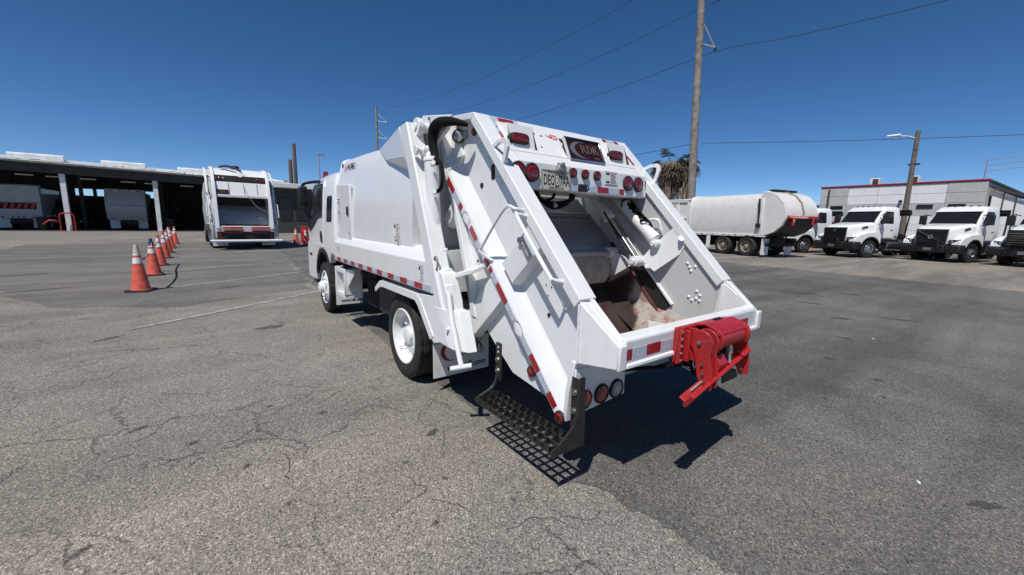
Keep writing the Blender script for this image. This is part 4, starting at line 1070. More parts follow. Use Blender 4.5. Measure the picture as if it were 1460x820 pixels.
# packing blade and its carrier
car = P_("carrier_plate", MB().strip([(1.78, 1.76), (1.66, 1.65), (1.36, 1.40), (1.325, 1.355), (1.30, 1.30), (1.285, 1.265)], .02, 'x', -.66, .66), "blade_steel", T, .002)
P_("carrier_rib", MB().strip([(1.62, 1.625), (1.57, 1.605), (1.55, 1.57)], .012, 'x', -.64, .64), "blade_steel", car, 0)
P_("blade_hinge_bar", MB().cyl((-.64, 1.255, 1.245), (.64, 1.255, 1.245), .032, n=20), "blade_steel", car, 0)
bl = P_("packing_blade", MB().strip([(1.265, 1.215), (1.262, 1.17), (1.235, 1.10), (1.23, 1.03), (1.26, .965)], .02, 'x', -.62, .62), "blade_face", T, .002)
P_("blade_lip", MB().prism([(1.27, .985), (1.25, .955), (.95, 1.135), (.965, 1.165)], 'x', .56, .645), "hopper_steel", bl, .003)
for s in (-1, 1):
    P_("blade_arm", MB().prism([(1.285, 1.27), (1.24, 1.285), (1.20, 1.25), (1.03, 1.195), (.955, 1.235), (.905, 1.21), (.90, 1.165), (.955, 1.14), (1.255, .965), (1.30, 1.0)], 'x', s * .645, s * .612), "white_paint", bl, .006)
    P_("pivot_boss", MB().cyl((s * .55, 1.255, 1.25), (s * .66, 1.255, 1.25), .048, n=20).cyl((s * .53, 1.255, 1.25), (s * .55, 1.255, 1.25), .03, n=16), "white_paint", bl, .005)
    P_("pin_boss", MB().cyl((s * .53, .945, 1.195), (s * .665, .945, 1.195), .046, n=20).cyl((s * .505, .945, 1.195), (s * .53, .945, 1.195), .028, n=16), "white_paint", bl, .005)
    pc = P_("packing_cylinder", MB().lathe([(.001, 0), (.052, 0), (.052, .46), (.058, .465), (.058, .52), (.035, .53), (.001, .53)], (s * .585, 1.64, 1.935), (0, -.70, -.714), 24), "dull_white", T, 0)
    P_("piston_rod", MB().cyl((s * .585, 1.27, 1.557), (s * .585, .955, 1.215), .022, n=16), "chrome", pc, 0)
    P_("guide_rod", MB().cyl((s * .64, 1.38, 1.69), (s * .64, .97, 1.245), .010, n=10), "zinc", pc, 0)
    P_("guide_rod", MB().cyl((s * .53, 1.30, 1.62), (s * .545, 1.02, 1.27), .009, n=10), "black_plastic", pc, 0)
    sc_ = P_("slide_cylinder", MB().lathe([(.001, 0), (.05, 0), (.053, .006), (.053, .58), (.058, .585), (.058, .63), (.03, .64), (.001, .64)], (s * .685, 1.33, 1.79), (0, -.768, -.640), 24), "white_paint", T, 0)
    P_("cylinder_foot", MB().cyl((s * .62, .815, 1.355), (s * .72, .815, 1.355), .036, n=18).cyl((s * .60, .815, 1.355), (s * .62, .815, 1.355), .022, n=14), "white_paint", sc_, .004)
    P_("elbow_pipe", MB().tube(smooth_path([(s * .665, .93, 1.50), (s * .68, .90, 1.555), (s * .69, .83, 1.55), (s * .70, .80, 1.47)]), .014), "white_paint", sc_, 0)
P_("side_tooth", MB().prism([(1.03, 1.43), (.98, 1.50), (.965, 1.44), (1.0, 1.36)], 'x', -.62, -.60), "white_paint", T, .003)
P_("inner_back_wall", MB().box(-.93, .93, 1.90, 1.93, .98, 2.24), "dull_white", T, 0)
# work light and hoses on the right inside
wl = round_light(PANELS[1], (.675, 1.165, 1.695), (-.45, -.85, -.2), .047, "clear_lens", "work_light", "black_plastic")
for dx, dz in ((-.018, .018), (.018, .018), (-.018, -.018), (.018, -.018)):
    P_("led", MB().sphere((.665 + dx * .88, 1.143 + dx * -.47, 1.69 + dz), .014), "chrome", wl, 0)
P_("lamp_body", MB().lathe([(.05, 0), (.05, .04), (.03, .07), (.001, .07)], (.675, 1.165, 1.695), (.45, .85, .2), 20), "black_plastic", wl, 0)
ws = P_("hose_bundle", MB().tube(smooth_path([(.70, 1.20, 1.70), (.69, 1.12, 1.655), (.685, 1.05, 1.61), (.69, .97, 1.55)], 6), [.03, .035, .04, .045, .045, .04, .045, .05, .04, .035, .04, .04, .035, .03, .03, .025, .02, .02, .018], 9), "hose", PANELS[1], 0)
for k in range(6):
    a = random.uniform(0, 6.28); y0 = 1.16 - .03 * k; z0 = 1.68 - .024 * k
    P_("loose_hose_end", MB().tube(smooth_path([(.69, y0, z0), (.67 - .02 * (k % 3), y0 - .05, z0 + .035 - .01 * k), (.66, y0 - .10, z0 - .01), (.70, y0 - .12, z0 - .07)]), .009), "hose", ws, 0)

# ---------------------------------------------------------------- header above the opening
zt = .742
def hdr_pt(x, z):          # on the sloping upper face
    return (x, 1.365 - (2.28 - z) * .953, z)
openings = [(-.665, -.435), (.405, .635)]
hd = MB()
top, bot, o_t, o_b = 2.276, 2.010, 2.222, 2.036
def face(x0, x1, z0, z1):
    a, b_, c_, d = hdr_pt(x0, z0), hdr_pt(x1, z0), hdr_pt(x1, z1), hdr_pt(x0, z1)
    hd.plate([a, b_, c_, d], (0, .016, -.012))
xs = [-zt] + [v for o in openings for v in o] + [zt]
face(-zt, zt, o_t, top); face(-zt, zt, bot, o_b)
for i in range(0, len(xs), 2):
    face(xs[i], xs[i + 1], o_b, o_t)
header = P_("header_panel", hd, bevel=0)
P_("header_top", MB().prism([(1.365, 2.279), (1.72, 2.315), (1.72, 2.295), (1.36, 2.262)], 'x', -zt, zt), parent=header, bevel=.003)
P_("header_lower", MB().prism([(1.100, 2.004), (1.03, 1.945), (1.012, 1.93), (1.0, 1.752), (1.012, 1.742), (1.20, 1.745), (1.20, 1.76), (1.03, 1.77), (1.04, 1.925), (1.125, 2.0)], 'x', -.715, .715), parent=header, bevel=.004)
P_("header_end", MB().prism([(1.09, 1.99), (1.0, 1.93), (1.0, 1.75), (1.2, 1.75)], 'x', .715, .722), parent=header, bevel=0)
P_("header_box", MB().box(-.74, .74, 1.40, 1.46, 1.75, 2.24), "dull_white", header, 0)
for x0, x1 in openings:
    xm = (x0 + x1) / 2; yb = 1.315
    a0, a1 = hdr_pt(x0, o_t), hdr_pt(x1, o_t); b0, b1 = hdr_pt(x0, o_b), hdr_pt(x1, o_b)
    P_("lamp_recess", MB().add([a0, a1, b0, b1, (x0, yb - .11, o_t - .012), (x1, yb - .11, o_t - .012), (x0, yb - .16, o_b), (x1, yb - .16, o_b)],
       [(0, 1, 5, 4), (4, 5, 7, 6), (2, 6, 7, 3), (0, 4, 6, 2), (1, 3, 7, 5)]), "white_paint", header, 0)
    # side ramp: triangular fin to the right of each lamp
    P_("recess_fin", MB().add([hdr_pt(x1 - .005, o_t - .02), hdr_pt(x1 + .04, o_b + .005), (x1 - .07, yb - .135, o_b + .02), (x1 - .055, yb - .105, o_t - .03)], [(0, 1, 2, 3)]), "white_paint", header, 0)
    ol = MB(); n = 28; lo = []
    cx, cy, cz = xm - .03, yb - .150, 2.105
    def oval(rx, rz, dy):
        pts = []
        for k in range(n):
            a = 2 * math.pi * k / n; c_, s_ = math.cos(a), math.sin(a)
            pts.append((cx + (abs(c_) ** .55) * math.copysign(rx, c_), cy + dy, cz + (abs(s_) ** .75) * math.copysign(rz, s_)))
        return pts
    og = P_("stop_lamp", ol.loft([oval(.088, .040, .03), oval(.088, .040, -.006), oval(.080, .033, -.012)]), "rubber", header, 0)
    P_("lens", MB().loft([oval(.076, .030, -.010), oval(.074, .028, -.018), oval(.055, .015, -.023)]), "red_lens", og, 0)
for x, z, r in ((-.706, 2.185, .007), (-.359, 2.185, .008), (-.302, 2.176, .008), (-.285, 2.176, .006), (-.369, 2.072, .008), (.70, 2.15, .007), (.70, 2.05, .007), (.32, 2.19, .006)):
    p = Vector(hdr_pt(x, z))
    P_("rivet", MB().cyl(p, p + N3 * .004, r, n=10), "zinc", header, 0)
p = Vector(hdr_pt(-.10, 2.165))
P_("small_bracket", MB().obox(p + N3 * .006, X3, E3, N3, .006, .016, .006).obox(p + N3 * .006 + X3 * .016, X3, E3, N3, .012, .005, .006), "black_plastic", header, 0)
# flame-like mark in orange red
hm_ = frame(Vector(hdr_pt(-.17, 2.185)) + N3 * .001, (1, 0, 0), (0, EY, EZ))
sw = MB()
def swirl(cx, cy, r0, r1, a0, a1, w0, w1, n=12):
    for k in range(n):
        q = []
        for i, sg in ((k, 1), (k + 1, 1), (k + 1, -1), (k, -1)):
            t = i / n; a = R(a0 + (a1 - a0) * t); r = r0 + (r1 - r0) * t + sg * (w0 + (w1 - w0) * t) / 2
            q.append(hm_ @ Vector((cx + r * 1.35 * math.cos(a), cy + r * math.sin(a), .0004 * len(sw.v) / 800)))
        sw.plate(q, N3 * .001)
swirl(.012, 0, .026, .030, -150, 150, .012, .006)
swirl(.010, -.002, .012, .016, -30, 200, .006, .010)
swirl(-.02, .034, .040, .05, 215, 285, .004, .010)
swirl(-.03, .046, .040, .05, 225, 290, .003, .008)
P_("flame_mark", sw, "print_orange", header, 0, 0)
# dealer sign
sg_o = Vector(((-.14 + .25) / 2, 1.135, 2.085)); sg_m = frame(sg_o, (1, 0, 0), (0, .45, .893))
def sgp(x, y, z):
    return sg_m @ Vector((x, y, z))
sign = P_("dealer_sign", MB().plate([sgp(-.195, -.098, -.03), sgp(.195, -.098, -.03), sgp(.195, .098, -.03), sgp(-.195, .098, -.03)], sg_m.to_3x3() @ Vector((0, 0, .042))), "sign_red", header, .006)
fr = MB()
for a, b_ in (((-.200, -.103), (.200, -.092)), ((-.200, .092), (.200, .103)), ((-.200, -.092), (-.189, .092)), ((.189, -.092), (.200, .092))):
    fr.plate([sgp(a[0], a[1], -.01), sgp(b_[0], a[1], -.01), sgp(b_[0], b_[1], -.01), sgp(a[0], b_[1], -.01)], sg_m.to_3x3() @ Vector((0, 0, .03)))
P_("sign_frame", fr, "chrome", sign, .003)
def sgm(x, y, z=.0125):
    r_ = sg_m.copy(); r_.translation = sgp(x, y, z); return r_
crescent("sign_crescent", .26, .15, "sign_silver", sign, sgm(-.035, .0))
serif_rdk("sign_letters", .072, "sign_silver", sign, sgm(.05, .012))
text("sign_text", ".com", .034, "sign_silver", sign, sgm(.115, -.058), sx=1.0)
# lamps, plate and labels on the lower face
for x, r in ((-.71, .056), (-.59, .056), (.465, .054), (.605, .054)):
    round_light(header, (x, 1.004, 1.855), (0, -1, .06), r)
for x in (-.192, -.060, .075):
    round_light(header, (x, 1.004, 1.885), (0, -1, .06), .032, "red_lens", "marker_light")
pl_m = frame((-.375, .985, 1.815), (1, 0, 0), (0, .06, 1))
def plp(x, y, z):
    return pl_m @ Vector((x, y, z))
lpz = P_("licence_plate", MB().plate([plp(x, y, 0) for x, y in ((-.135, -.055), (-.125, -.066), (.125, -.066), (.135, -.055), (.135, .055), (.125, .066), (-.125, .066), (-.135, .055))], pl_m.to_3x3() @ Vector((0, 0, .003))), "plate_tan", header, .001)
def plm(x, y):
    r_ = pl_m.copy(); r_.translation = plp(x, y, .0036); return r_
text("plate_number", "DEO", .105, "print_black", lpz, plm(-.068, -.004), bold=.0008, sx=.50)
text("plate_number", "7AA", .105, "print_black", lpz, plm(.084, -.004), bold=.0008, sx=.50)
text("plate_number", "8", .105, "sticker_white", lpz, plm(.010, -.004), bold=.0008, sx=.56)
P_("plate_block", MB().plate([plp(x, y, .0025) for x, y in ((-.008, -.045), (.030, -.045), (.030, .042), (-.008, .042))], pl_m.to_3x3() @ Vector((0, 0, .0008))), "print_black", lpz, 0)
text("plate_text", "MYFLORIDA.COM", .022, "print_black", lpz, plm(0, .053), sx=.95)
text("plate_text", "SUNSHINE STATE", .020, "print_black", lpz, plm(0, -.055), sx=.95)
P_("plate_frame", MB().tube([plp(x, y, .003) for x, y in ((-.137, -.068), (.137, -.068), (.137, .068), (-.137, .068))], .004, 6, True), "galvanised", lpz, 0)
P_("plate_lamp", MB().loft([[(-.33 + dx, y, z) for dx, z in ((-.045, 1.885), (.045, 1.885), (.035, 1.925), (-.035, 1.925))] for y in (.965, 1.005)]).cyl((-.33, .985, 1.922), (-.33, .985, 1.945), .03), "galvanised", header, .006)
P_("connector_box", MB().box(-.135, -.045, .975, 1.0, 1.752, 1.808), "black_plastic", header, .005)
P_("connector_cap", MB().cyl((-.05, .985, 1.80), (-.05, .97, 1.765), .014), "chrome", header, 0)
for x0, x1, c_ in ((-.235, -.14, 's'), (.0, .085, 's'), (.09, .225, 'r'), (.23, .355, 's'), (.36, .42, 'r'), (-.72, -.62, 's')):
    P_("reflector_tape", MB().add([(x0, .9985, 1.757), (x1, .9985, 1.757), (x1, 1.0015, 1.803), (x0, 1.0015, 1.803)], [(0, 1, 2, 3)]), "red_tape" if c_ == 'r' else "silver_tape", header, 0)
decal(header, (.25, 1.0035, 1.883), (1, 0, 0), (0, .06, 1), .16, .10, 4, "print_orange", 21)
def htape(x0, x1, z0, z1, c_):
    a, b_, c2, d = [Vector(hdr_pt(*q)) + N3 * .0008 for q in ((x0, z0), (x1, z0), (x1, z1), (x0, z1))]
    P_("reflector_tape", MB().plate([a, b_, c2, d], N3 * .0012), "red_tape" if c_ == 'r' else "silver_tape", header, 0)
for x0, x1, c_ in ((-.735, -.655, 's'), (-.65, -.505, 'r'), (-.50, -.465, 's'), (.50, .55, 'r'), (.555, .66, 's'), (.665, .735, 'r')):
    htape(x0, x1, 2.240, 2.272, c_)
for z0, z1, c_ in ((2.15, 2.235, 's'), (2.055, 2.145, 'r')):
    htape(-.735, -.69, z0, z1, c_)
for z0, z1, c_ in ((2.135, 2.235, 's'), (2.04, 2.13, 'r')):
    htape(.69, .735, z0, z1, c_)
# hoses drooping under the header
for k, (x0, x1, d, y) in enumerate(((-.46, .01, .10, 1.14), (-.43, -.05, .135, 1.11), (-.48, -.16, .085, 1.18))):
    P_("drooping_hose", MB().tube(smooth_path([(x0, y + .08, 1.80), (x0 + .03, y, 1.76 - d * .6), ((x0 + x1) / 2 - .05, y - .03, 1.76 - d), (x1 - .06, y, 1.76 - d * .55), (x1, y + .05, 1.82)]), .016 - .002 * k), "hose", header, 0)
P_("hose_clamp", MB().sphere((-.30, 1.07, 1.645), .022), "zinc", header, 0)

# ---------------------------------------------------------------- red cart tipper
tip = P_("cart_tipper", MB().box(-.325, .19, -.030, -.006, .725, .935).box(-.325, -.295, -.052, -.03, .725, .93).box(.165, .19, -.052, -.03, .725, .93).box(-.30, .17, -.045, -.03, .912, .938), "red_paint", T, .005)
for k in range(5):
    P_("bolt_head", MB().cyl((-.31, -.05, .745 + k * .042), (-.31, -.060, .745 + k * .042), .009, n=6), "zinc", tip, 0)
P_("mount_rib", MB().box(-.275, -.255, -.075, -.03, .735, .92), "red_paint", tip, .004)
P_("mount_rib", MB().box(-.235, -.220, -.10, -.03, .74, .93), "red_paint", tip, .004)
P_("actuator", MB().lathe([(.001, 0), (.060, 0), (.066, .008), (.066, .30), (.060, .308), (.001, .308)], (-.13, -.125, .862), (1, 0, 0), 28), "red_paint", tip, 0)
for x in (.185, -.13):
    P_("actuator_flange", MB().lathe([(.001, -.012), (.078, -.012), (.078, .012), (.001, .012)], (x, -.125, .862), (1, 0, 0), 28), "red_paint", tip, .003)
P_("actuator_cover", MB().prism([(-.03, .94), (-.10, .955), (-.16, .935), (-.185, .90), (-.175, .895), (-.155, .92), (-.10, .94), (-.03, .925)], 'x', -.16, .18), "red_paint", tip, .003)
P_("cover_hole", MB().obox((.02, -.085, .9535), (1, 0, 0), (0, .98, .2), (0, -.2, .98), .04, .016, .003), "black_paint", tip, 0)
def arm(x, w_, lean):
    pts = []
    for k in range(9):
        a = R(200 - 220 * k / 8); pts.append((-.125 + .070 * math.cos(a), .862 + .070 * math.sin(a)))
    pts += [(-.09, .80), (-.12, .66), (-.155, .585), (-.205, .60), (-.205, .70), (-.185, .80)]
    o = P_("lift_arm", MB().prism(pts, 'x', x, x + w_), "red_paint", tip, .004)
    for y, z in ((-.125, .862), (-.15, .74), (-.16, .69), (-.175, .63)):
        P_("arm_bolt", MB().cyl((x - .002, y, z), (x - .014, y, z), .012 if z > .8 else .009, n=6), "zinc", o, 0)
    return o
arm(-.245, .02, 0); arm(.205, .018, 0); arm(-.18, .016, 0)
bd = Vector((.65, .02, .135)).normalized(); bu = Vector((0, -.55, .83)); bu = (bu - bd * bu.dot(bd)).normalized(); bn = bd.cross(bu)
bc = Vector((-.11, -.185, .655))
bar = P_("cradle_bar", MB().obox(bc, bd, bu, bn, .335, .028, .010).obox(bc - bu * .03 - bn * .02, bd, bu, bn, .335, .006, .03), "red_paint", tip, .003)
P_("cradle_face", MB().obox(bc - bn * .035 - bu * .028, bd, bu, bn, .25, .022, .006), "galvanised", bar, .003)
P_("cradle_end", MB().obox(bc - bd * .30, bd, bu, bn, .045, .050, .012), "red_paint", bar, .004)
P_("cradle_end", MB().obox(bc + bd * .29 + bu * .01, bd, bu, bn, .05, .045, .012), "red_paint", bar, .004)
P_("cradle_foot", MB().obox(bc + bd * .16 - bn * .06 - bu * .05, bd, bu, bn, .085, .022, .008), "red_paint", bar, .003)
P_("cradle_latch", MB().obox(bc + bd * .05 - bn * .028 - bu * .0, bd, bu, bn, .05, .03, .006), "galvanised", bar, .003)
P_("rub_strip", MB().obox(bc - bd * .22 - bu * .045 - bn * .01, bd, bu, bn, .11, .006, .005), "aged_white", bar, .002)
P_("stop_block", MB().prism([(-.19, .72), (-.16, .77), (-.12, .76), (-.13, .66), (-.17, .64)], 'x', -.12, -.03), "red_paint", tip, .005)
P_("pin_lever", MB().tube([(.03, -.16, .80), (.04, -.165, .74), (.035, -.17, .70)], .008), "galvanised", tip, 0)
P_("tipper_hose", MB().tube(smooth_path([(-.62, .12, .70), (-.45, .05, .70), (-.30, -.02, .705), (-.2, -.06, .72)]), .012), "hose", tip, 0)
P_("tipper_hose", MB().tube(smooth_path([(-.20, -.05, .72), (-.18, -.06, .66), (-.13, -.05, .63), (-.08, -.04, .67), (-.08, -.04, .73)]), .011), "hose", tip, 0)
# ================================================================ traffic cones
def cone(loc, label, cap="cone_orange", top="cone_orange", group="traffic cones in a row beside the parking bays", h=.93, tilt=0.0):
    c = thing("traffic_cone", label, "traffic cone", loc, random.uniform(-.4, .4), group)
    sq = [(-.20, -.17), (-.17, -.20), (.17, -.20), (.20, -.17), (.20, .17), (.17, .20), (-.17, .20), (-.20, .17)]
    ob("base", MB().loft([[(x, y, 0.006) for x, y in sq], [(x, y, .03) for x, y in sq], [(x * .93, y * .93, .045) for x, y in sq]]), "rubber", c, .004)
    def rad(z):
        return .150 - (.150 - .028) * (z - .045) / (h - .045)
    def band(name, z0, z1, mat, e=0.0):
        ob(name, MB().lathe([(rad(z0) + e, z0), (rad(z1) + e, z1)] if not e else [(rad(z0), z0), (rad(z0) + e, z0), (rad(z1) + e, z1), (rad(z1), z1)], (0, 0, 0), (0, 0, 1), 28), mat, c)
    ob("cone_body", MB().lathe([(.165, .045), (.155, .05), (rad(.07), .07), (rad(h * .995), h * .995), (.022, h), (.001, h)], (0, 0, 0), (0, 0, 1), 28), "cone_orange", c)
    band("collar", h * .60, h * .72, "cone_collar", .002)
    band("collar", h * .77, h * .88 if top == "cone_orange" else h * .80, "cone_collar", .002)
    if top != "cone_orange":
        band("tip_sleeve", h * .80, h * .995, top, .003)
    return c
cone((-3.614, 9.50, 0), "orange traffic cone with worn beige tip, first of the taped row", top="plate_tan")
cone((-3.635, 12.25, 0), "orange traffic cone with a dark blue tip, second of the taped row", top="cone_cap")
for k, (x, y) in enumerate(((-3.70, 14.85), (-3.76, 17.5), (-3.84, 20.1), (-3.91, 23.0), (-3.95, 26.8))):
    cone((x, y, 0), "orange cone with two white collars, %s behind the blue-tipped cone" % ("next", "second", "third", "fourth", "fifth")[k])
cone((-4.05, 24.6, 0), "orange cone with a beige tip, half hidden by the cones at the row's far end", top="plate_tan")
cone((1.55, 25.1, 0), "orange traffic cone standing between the parked garbage truck and the red barrel", group="traffic cones by the red barrel")
cone((1.80, 23.6, 0), "orange traffic cone beside the white truck's cab, in front of the red barrel", group="traffic cones by the red barrel")
tp = MB()
pth = smooth_path([(-3.56, 9.52, .62), (-3.52, 10.4, .66), (-3.56, 11.4, .76), (-3.62, 12.25, .80), (-3.62, 13.2, .70), (-3.68, 14.85, .80)], 8)
for a, b_ in zip(pth[:-1], pth[1:]):
    d = (b_ - a).normalized(); u = Vector((.25, 0, .97)); sdv = d.cross(u).normalized()
    tp.hexa([a - u * .03 - sdv * .002, a - u * .03 + sdv * .002, b_ - u * .03 + sdv * .002, b_ - u * .03 - sdv * .002, a + u * .03 - sdv * .002, a + u * .03 + sdv * .002, b_ + u * .03 + sdv * .002, b_ + u * .03 - sdv * .002])
m, nt, b = nodes_of("barrier_tape")
tcx = nt.nodes.new("ShaderNodeTexCoord").outputs["Object"]
wv = nt.nodes.new("ShaderNodeTexWave"); wv.inputs["Scale"].default_value = 1.1; wv.bands_direction = 'DIAGONAL'; nt.links.new(tcx, wv.inputs[0])
nt.links.new(ramp(nt, wv.outputs["Fac"], [(.48, (.62, .05, .03)), (.52, (.7, .68, .64))]), b.inputs["Base Color"])
tag(ob("barrier_tape", tp, "barrier_tape"), "red and white barrier tape slung from cone to cone", "tape")
bt = thing("barrel", "red plastic barrel standing in the shade behind two cones", "barrel", (2.35, 26.6, 0))
ob("drum", MB().lathe([(.001, .004), (.27, .004), (.29, .03), (.29, .30), (.30, .32), (.29, .34), (.29, .62), (.30, .64), (.29, .66), (.29, .90), (.27, .93), (.001, .93)], (0, 0, 0), (0, 0, 1), 26), "red_paint", bt)
ob("lid", MB().lathe([(.31, .90), (.31, .95), (.27, .97), (.001, .975)], (0, 0, 0), (0, 0, 1), 26), "red_paint", bt)

# ================================================================ plain wheel used on the parked trucks
def wheel(parent, x, y, Rr, w, s, rim="aluminium", dual=False, name="wheel"):
    h = w / 2
    prof = [(Rr * .56, -h * .7), (Rr * .66, -h * .95), (Rr * .84, -h), (Rr * .96, -h * .86), (Rr, -h * .7), (Rr, -h * .3), (Rr * .97, -h * .26), (Rr * .97, -h * .16), (Rr, -h * .12), (Rr, h * .12), (Rr * .97, h * .16), (Rr * .97, h * .26), (Rr, h * .3), (Rr, h * .7), (Rr * .96, h * .86), (Rr * .84, h), (Rr * .66, h * .95), (Rr * .56, h * .7)]
    def mod(i, k, r):
        return r - Rr * .025 if (r > Rr * .99 and i % 3 == 0) else r
    wo = ob(name, MB().lathe(prof, (x - s * h, y, Rr), (s, 0, 0), 54, mod=mod), "rubber", parent, smooth=40)
    c = (x - s * .01, y, Rr)
    if dual:
        pr = [(Rr * .58, -.005), (Rr * .59, .006), (Rr * .53, -.01), (Rr * .50, -.12), (Rr * .36, -.14), (Rr * .24, -.13), (Rr * .22, -.02), (Rr * .12, 0), (.001, 0)]
    else:
        pr = [(Rr * .58, -.005), (Rr * .59, .006), (Rr * .53, -.005), (Rr * .50, -.05), (Rr * .42, -.01), (Rr * .26, .0), (Rr * .24, .05), (Rr * .16, .08), (.001, .085)]
    ri = ob("rim", MB().lathe(pr, c, (s, 0, 0), 30), rim, wo)
    for k in range(8):
        a = R(45 * k)
        p = Vector(c) + Vector((0, math.cos(a), math.sin(a))) * Rr * .31
        ob("lug_nut", MB().cyl(p + Vector((s * (-.14 if dual else -.01), 0, 0)), p + Vector((s * (-.09 if dual else .03), 0, 0)), .018, n=6), rim, wo, smooth=0)
        if not dual:
            p = Vector(c) + Vector((0, math.cos(a + .39), math.sin(a + .39))) * Rr * .43
            ob("hand_hole", MB().cyl(p + Vector((s * -.03, 0, 0)), p + Vector((s * -.006, 0, 0)), .03, n=10), "black_plastic", wo)
    return wo

# ================================================================ conventional-bonnet trucks parked in a row
def bonnet_truck(label, whl, ang, grille="bar", paint_="cab_white", rear="hook", group="bonneted trucks parked side by side", bumper="black_plastic"):
    a = R(ang); hx, hy = math.cos(a), math.sin(a)
    t = thing("bonnet_truck", label, "truck", (whl[0] + hy * 1.12, whl[1] - hx * 1.12, 0), a - math.pi / 2, group)
    def A(name, mb, mat=paint_, par=t, bev=.0, sm=40):
        return ob(name, mb, mat, par, bev, sm)
    Rr = .50
    for s in (-1, 1):
        wheel(t, s * 1.12, 0, Rr, .30, s, name="front_wheel")
        for y in (-4.3, -5.6):
            wheel(t, s * 1.18, y, Rr, .56, s, "aluminium", True, name="rear_wheel")
    # cab
    def sec_(z, hw, y0, y1, r):
        return rrect(hw, y0, y1, r, z, 4)
    cab_ = A("cab", MB().loft([sec_(1.02, 1.0, -1.98, -.30, .08), sec_(1.25, 1.04, -2.0, -.28, .08), sec_(1.80, 1.04, -2.0, -.30, .10), sec_(2.05, 1.02, -2.0, -.42, .12), sec_(2.55, .97, -1.99, -.80, .14), sec_(2.70, .93, -1.97, -.86, .15), sec_(2.78, .82, -1.90, -.98, .15), sec_(2.80, .5, -1.7, -1.1, .15)]), sm=50)
    # bonnet: lofted cross-sections along y
    def hs(y, hw, z0, z1, r):
        k = 5; pts = [(-hw, y, z0)]
        for i in range(k + 1):
            q = R(180 - 90 * i / k); pts.append((-hw + r + r * math.cos(q), y, z1 - r + r * math.sin(q)))
        for i in range(k + 1):
            q = R(90 - 90 * i / k); pts.append((hw - r + r * math.cos(q), y, z1 - r + r * math.sin(q)))
        pts.append((hw, y, z0)); return pts
    A("bonnet", MB().loft([hs(-.45, 1.0, 1.30, 1.93, .18), hs(0, .93, 1.28, 1.88, .2), hs(.5, .82, 1.22, 1.80, .2), hs(.92, .70, .95, 1.70, .17), hs(1.04, .66, .90, 1.60, .15)]), bev=0, sm=50)
    for s in (-1, 1):
        # fender running forward to the headlamp
        pts = [(-.66, 1.08), (-.62, 1.30), (-.40, 1.42), (.3, 1.36), (.80, 1.22), (1.02, 1.05), (1.06, .86), (.66, .84)]
        for k in range(9):
            q = R(15 + 150 * k / 8); pts.append((.61 * math.cos(q), .50 + .62 * math.sin(q)))
        pts += [(-.62, .70), (-.68, .80)]
        f = A("fender", MB().prism(pts, 'x', s * 1.16, s * .80), bev=.05)
        ar = MB()
        for k in range(12):
            q = []
            for i, rr in ((k, 1.06), (k + 1, 1.06), (k + 1, .95), (k, .95)):
                w_ = R(5 + 170 * i / 12); q.append((.62 * rr * math.cos(w_), .50 + .62 * rr * math.sin(w_)))
            ar.prism(q, 'x', s * 1.185, s * .95)
        A("arch_trim", ar, "black_plastic", f)
        hl = A("headlamp", MB().add([(s * 1.12, .99, .98), (s * .70, 1.085, .98), (s * .70, 1.075, 1.10), (s * 1.12, .94, 1.14), (s * 1.12, .90, .98), (s * .70, .98, .98), (s * .70, .98, 1.10), (s * 1.12, .85, 1.14)], [(0, 1, 2, 3), (7, 6, 5, 4), (0, 4, 5, 1), (1, 5, 6, 2), (2, 6, 7, 3), (3, 7, 4, 0)]), "dark_glass", t, .012)
        for k in range(2):
            A("lamp_reflector", MB().sphere((s * (.82 + .17 * k), 1.055 - .045 * k, 1.04), .05, sc=(1, .5, 1)), "chrome", hl)
        A("bumper_corner", MB().prism([(.70, .48), (1.12, .46), (1.16, .60), (1.14, .84), (.66, .84)], 'x', s * 1.2, s * .62), bumper, t, .05)
        d = A("door", MB().box(s * 1.043 - .008, s * 1.043 + .008, -1.55, -.42, 1.10, 1.84), paint_, cab_, .006)
        A("door_handle", MB().box(s * 1.058 - .012, s * 1.058 + .012, -1.50, -1.36, 1.50, 1.54), "black_plastic", d, .004)
        sw_ = [(-.62, 1.86), (-1.50, 1.86), (-1.52, 1.92), (-1.50, 2.50), (-1.0, 2.52), (-.94, 2.48), (-.58, 1.95)]
        def sx(z):
            return 1.04 - max(0, z - 1.80) * .095
        A("side_window", MB().plate([(s * (sx(z) + .008), y, z) for y, z in sw_], (-s * .03, 0, 0)), "dark_glass", cab_, .004)
        A("bonnet_vent", MB().add([(s * (.945 + .0), .02, 1.62), (s * .91, .34, 1.56), (s * .915, .30, 1.66), (s * .94, .04, 1.72), (s * .87, .02, 1.62), (s * .84, .34, 1.56), (s * .84, .30, 1.66), (s * .87, .04, 1.72)], [(0, 1, 2, 3), (7, 6, 5, 4), (0, 4, 5, 1), (1, 5, 6, 2), (2, 6, 7, 3), (3, 7, 4, 0)]), "black_plastic", t, .006)
        mi = A("mirror", MB().loft([[(s * x, y, z) for x, y in ((1.16, -.52), (1.44, -.46), (1.46, -.56), (1.40, -.66), (1.18, -.64))] for z in (1.86, 2.34)]), "black_plastic", cab_, .03)
        A("mirror_glass", MB().add([(s * 1.20, -.655, 1.92), (s * 1.39, -.665, 1.92), (s * 1.39, -.665, 2.28), (s * 1.20, -.655, 2.28)], [(0, 1, 2, 3)]), "mirror", mi)
        A("mirror_arm", MB().tube([(s * 1.0, -.56, 2.30), (s * 1.2, -.55, 2.38), (s * 1.3, -.55, 2.34)], .022).tube([(s * 1.03, -.50, 1.84), (s * 1.2, -.52, 1.82), (s * 1.3, -.55, 1.88)], .022), "black_plastic", mi)
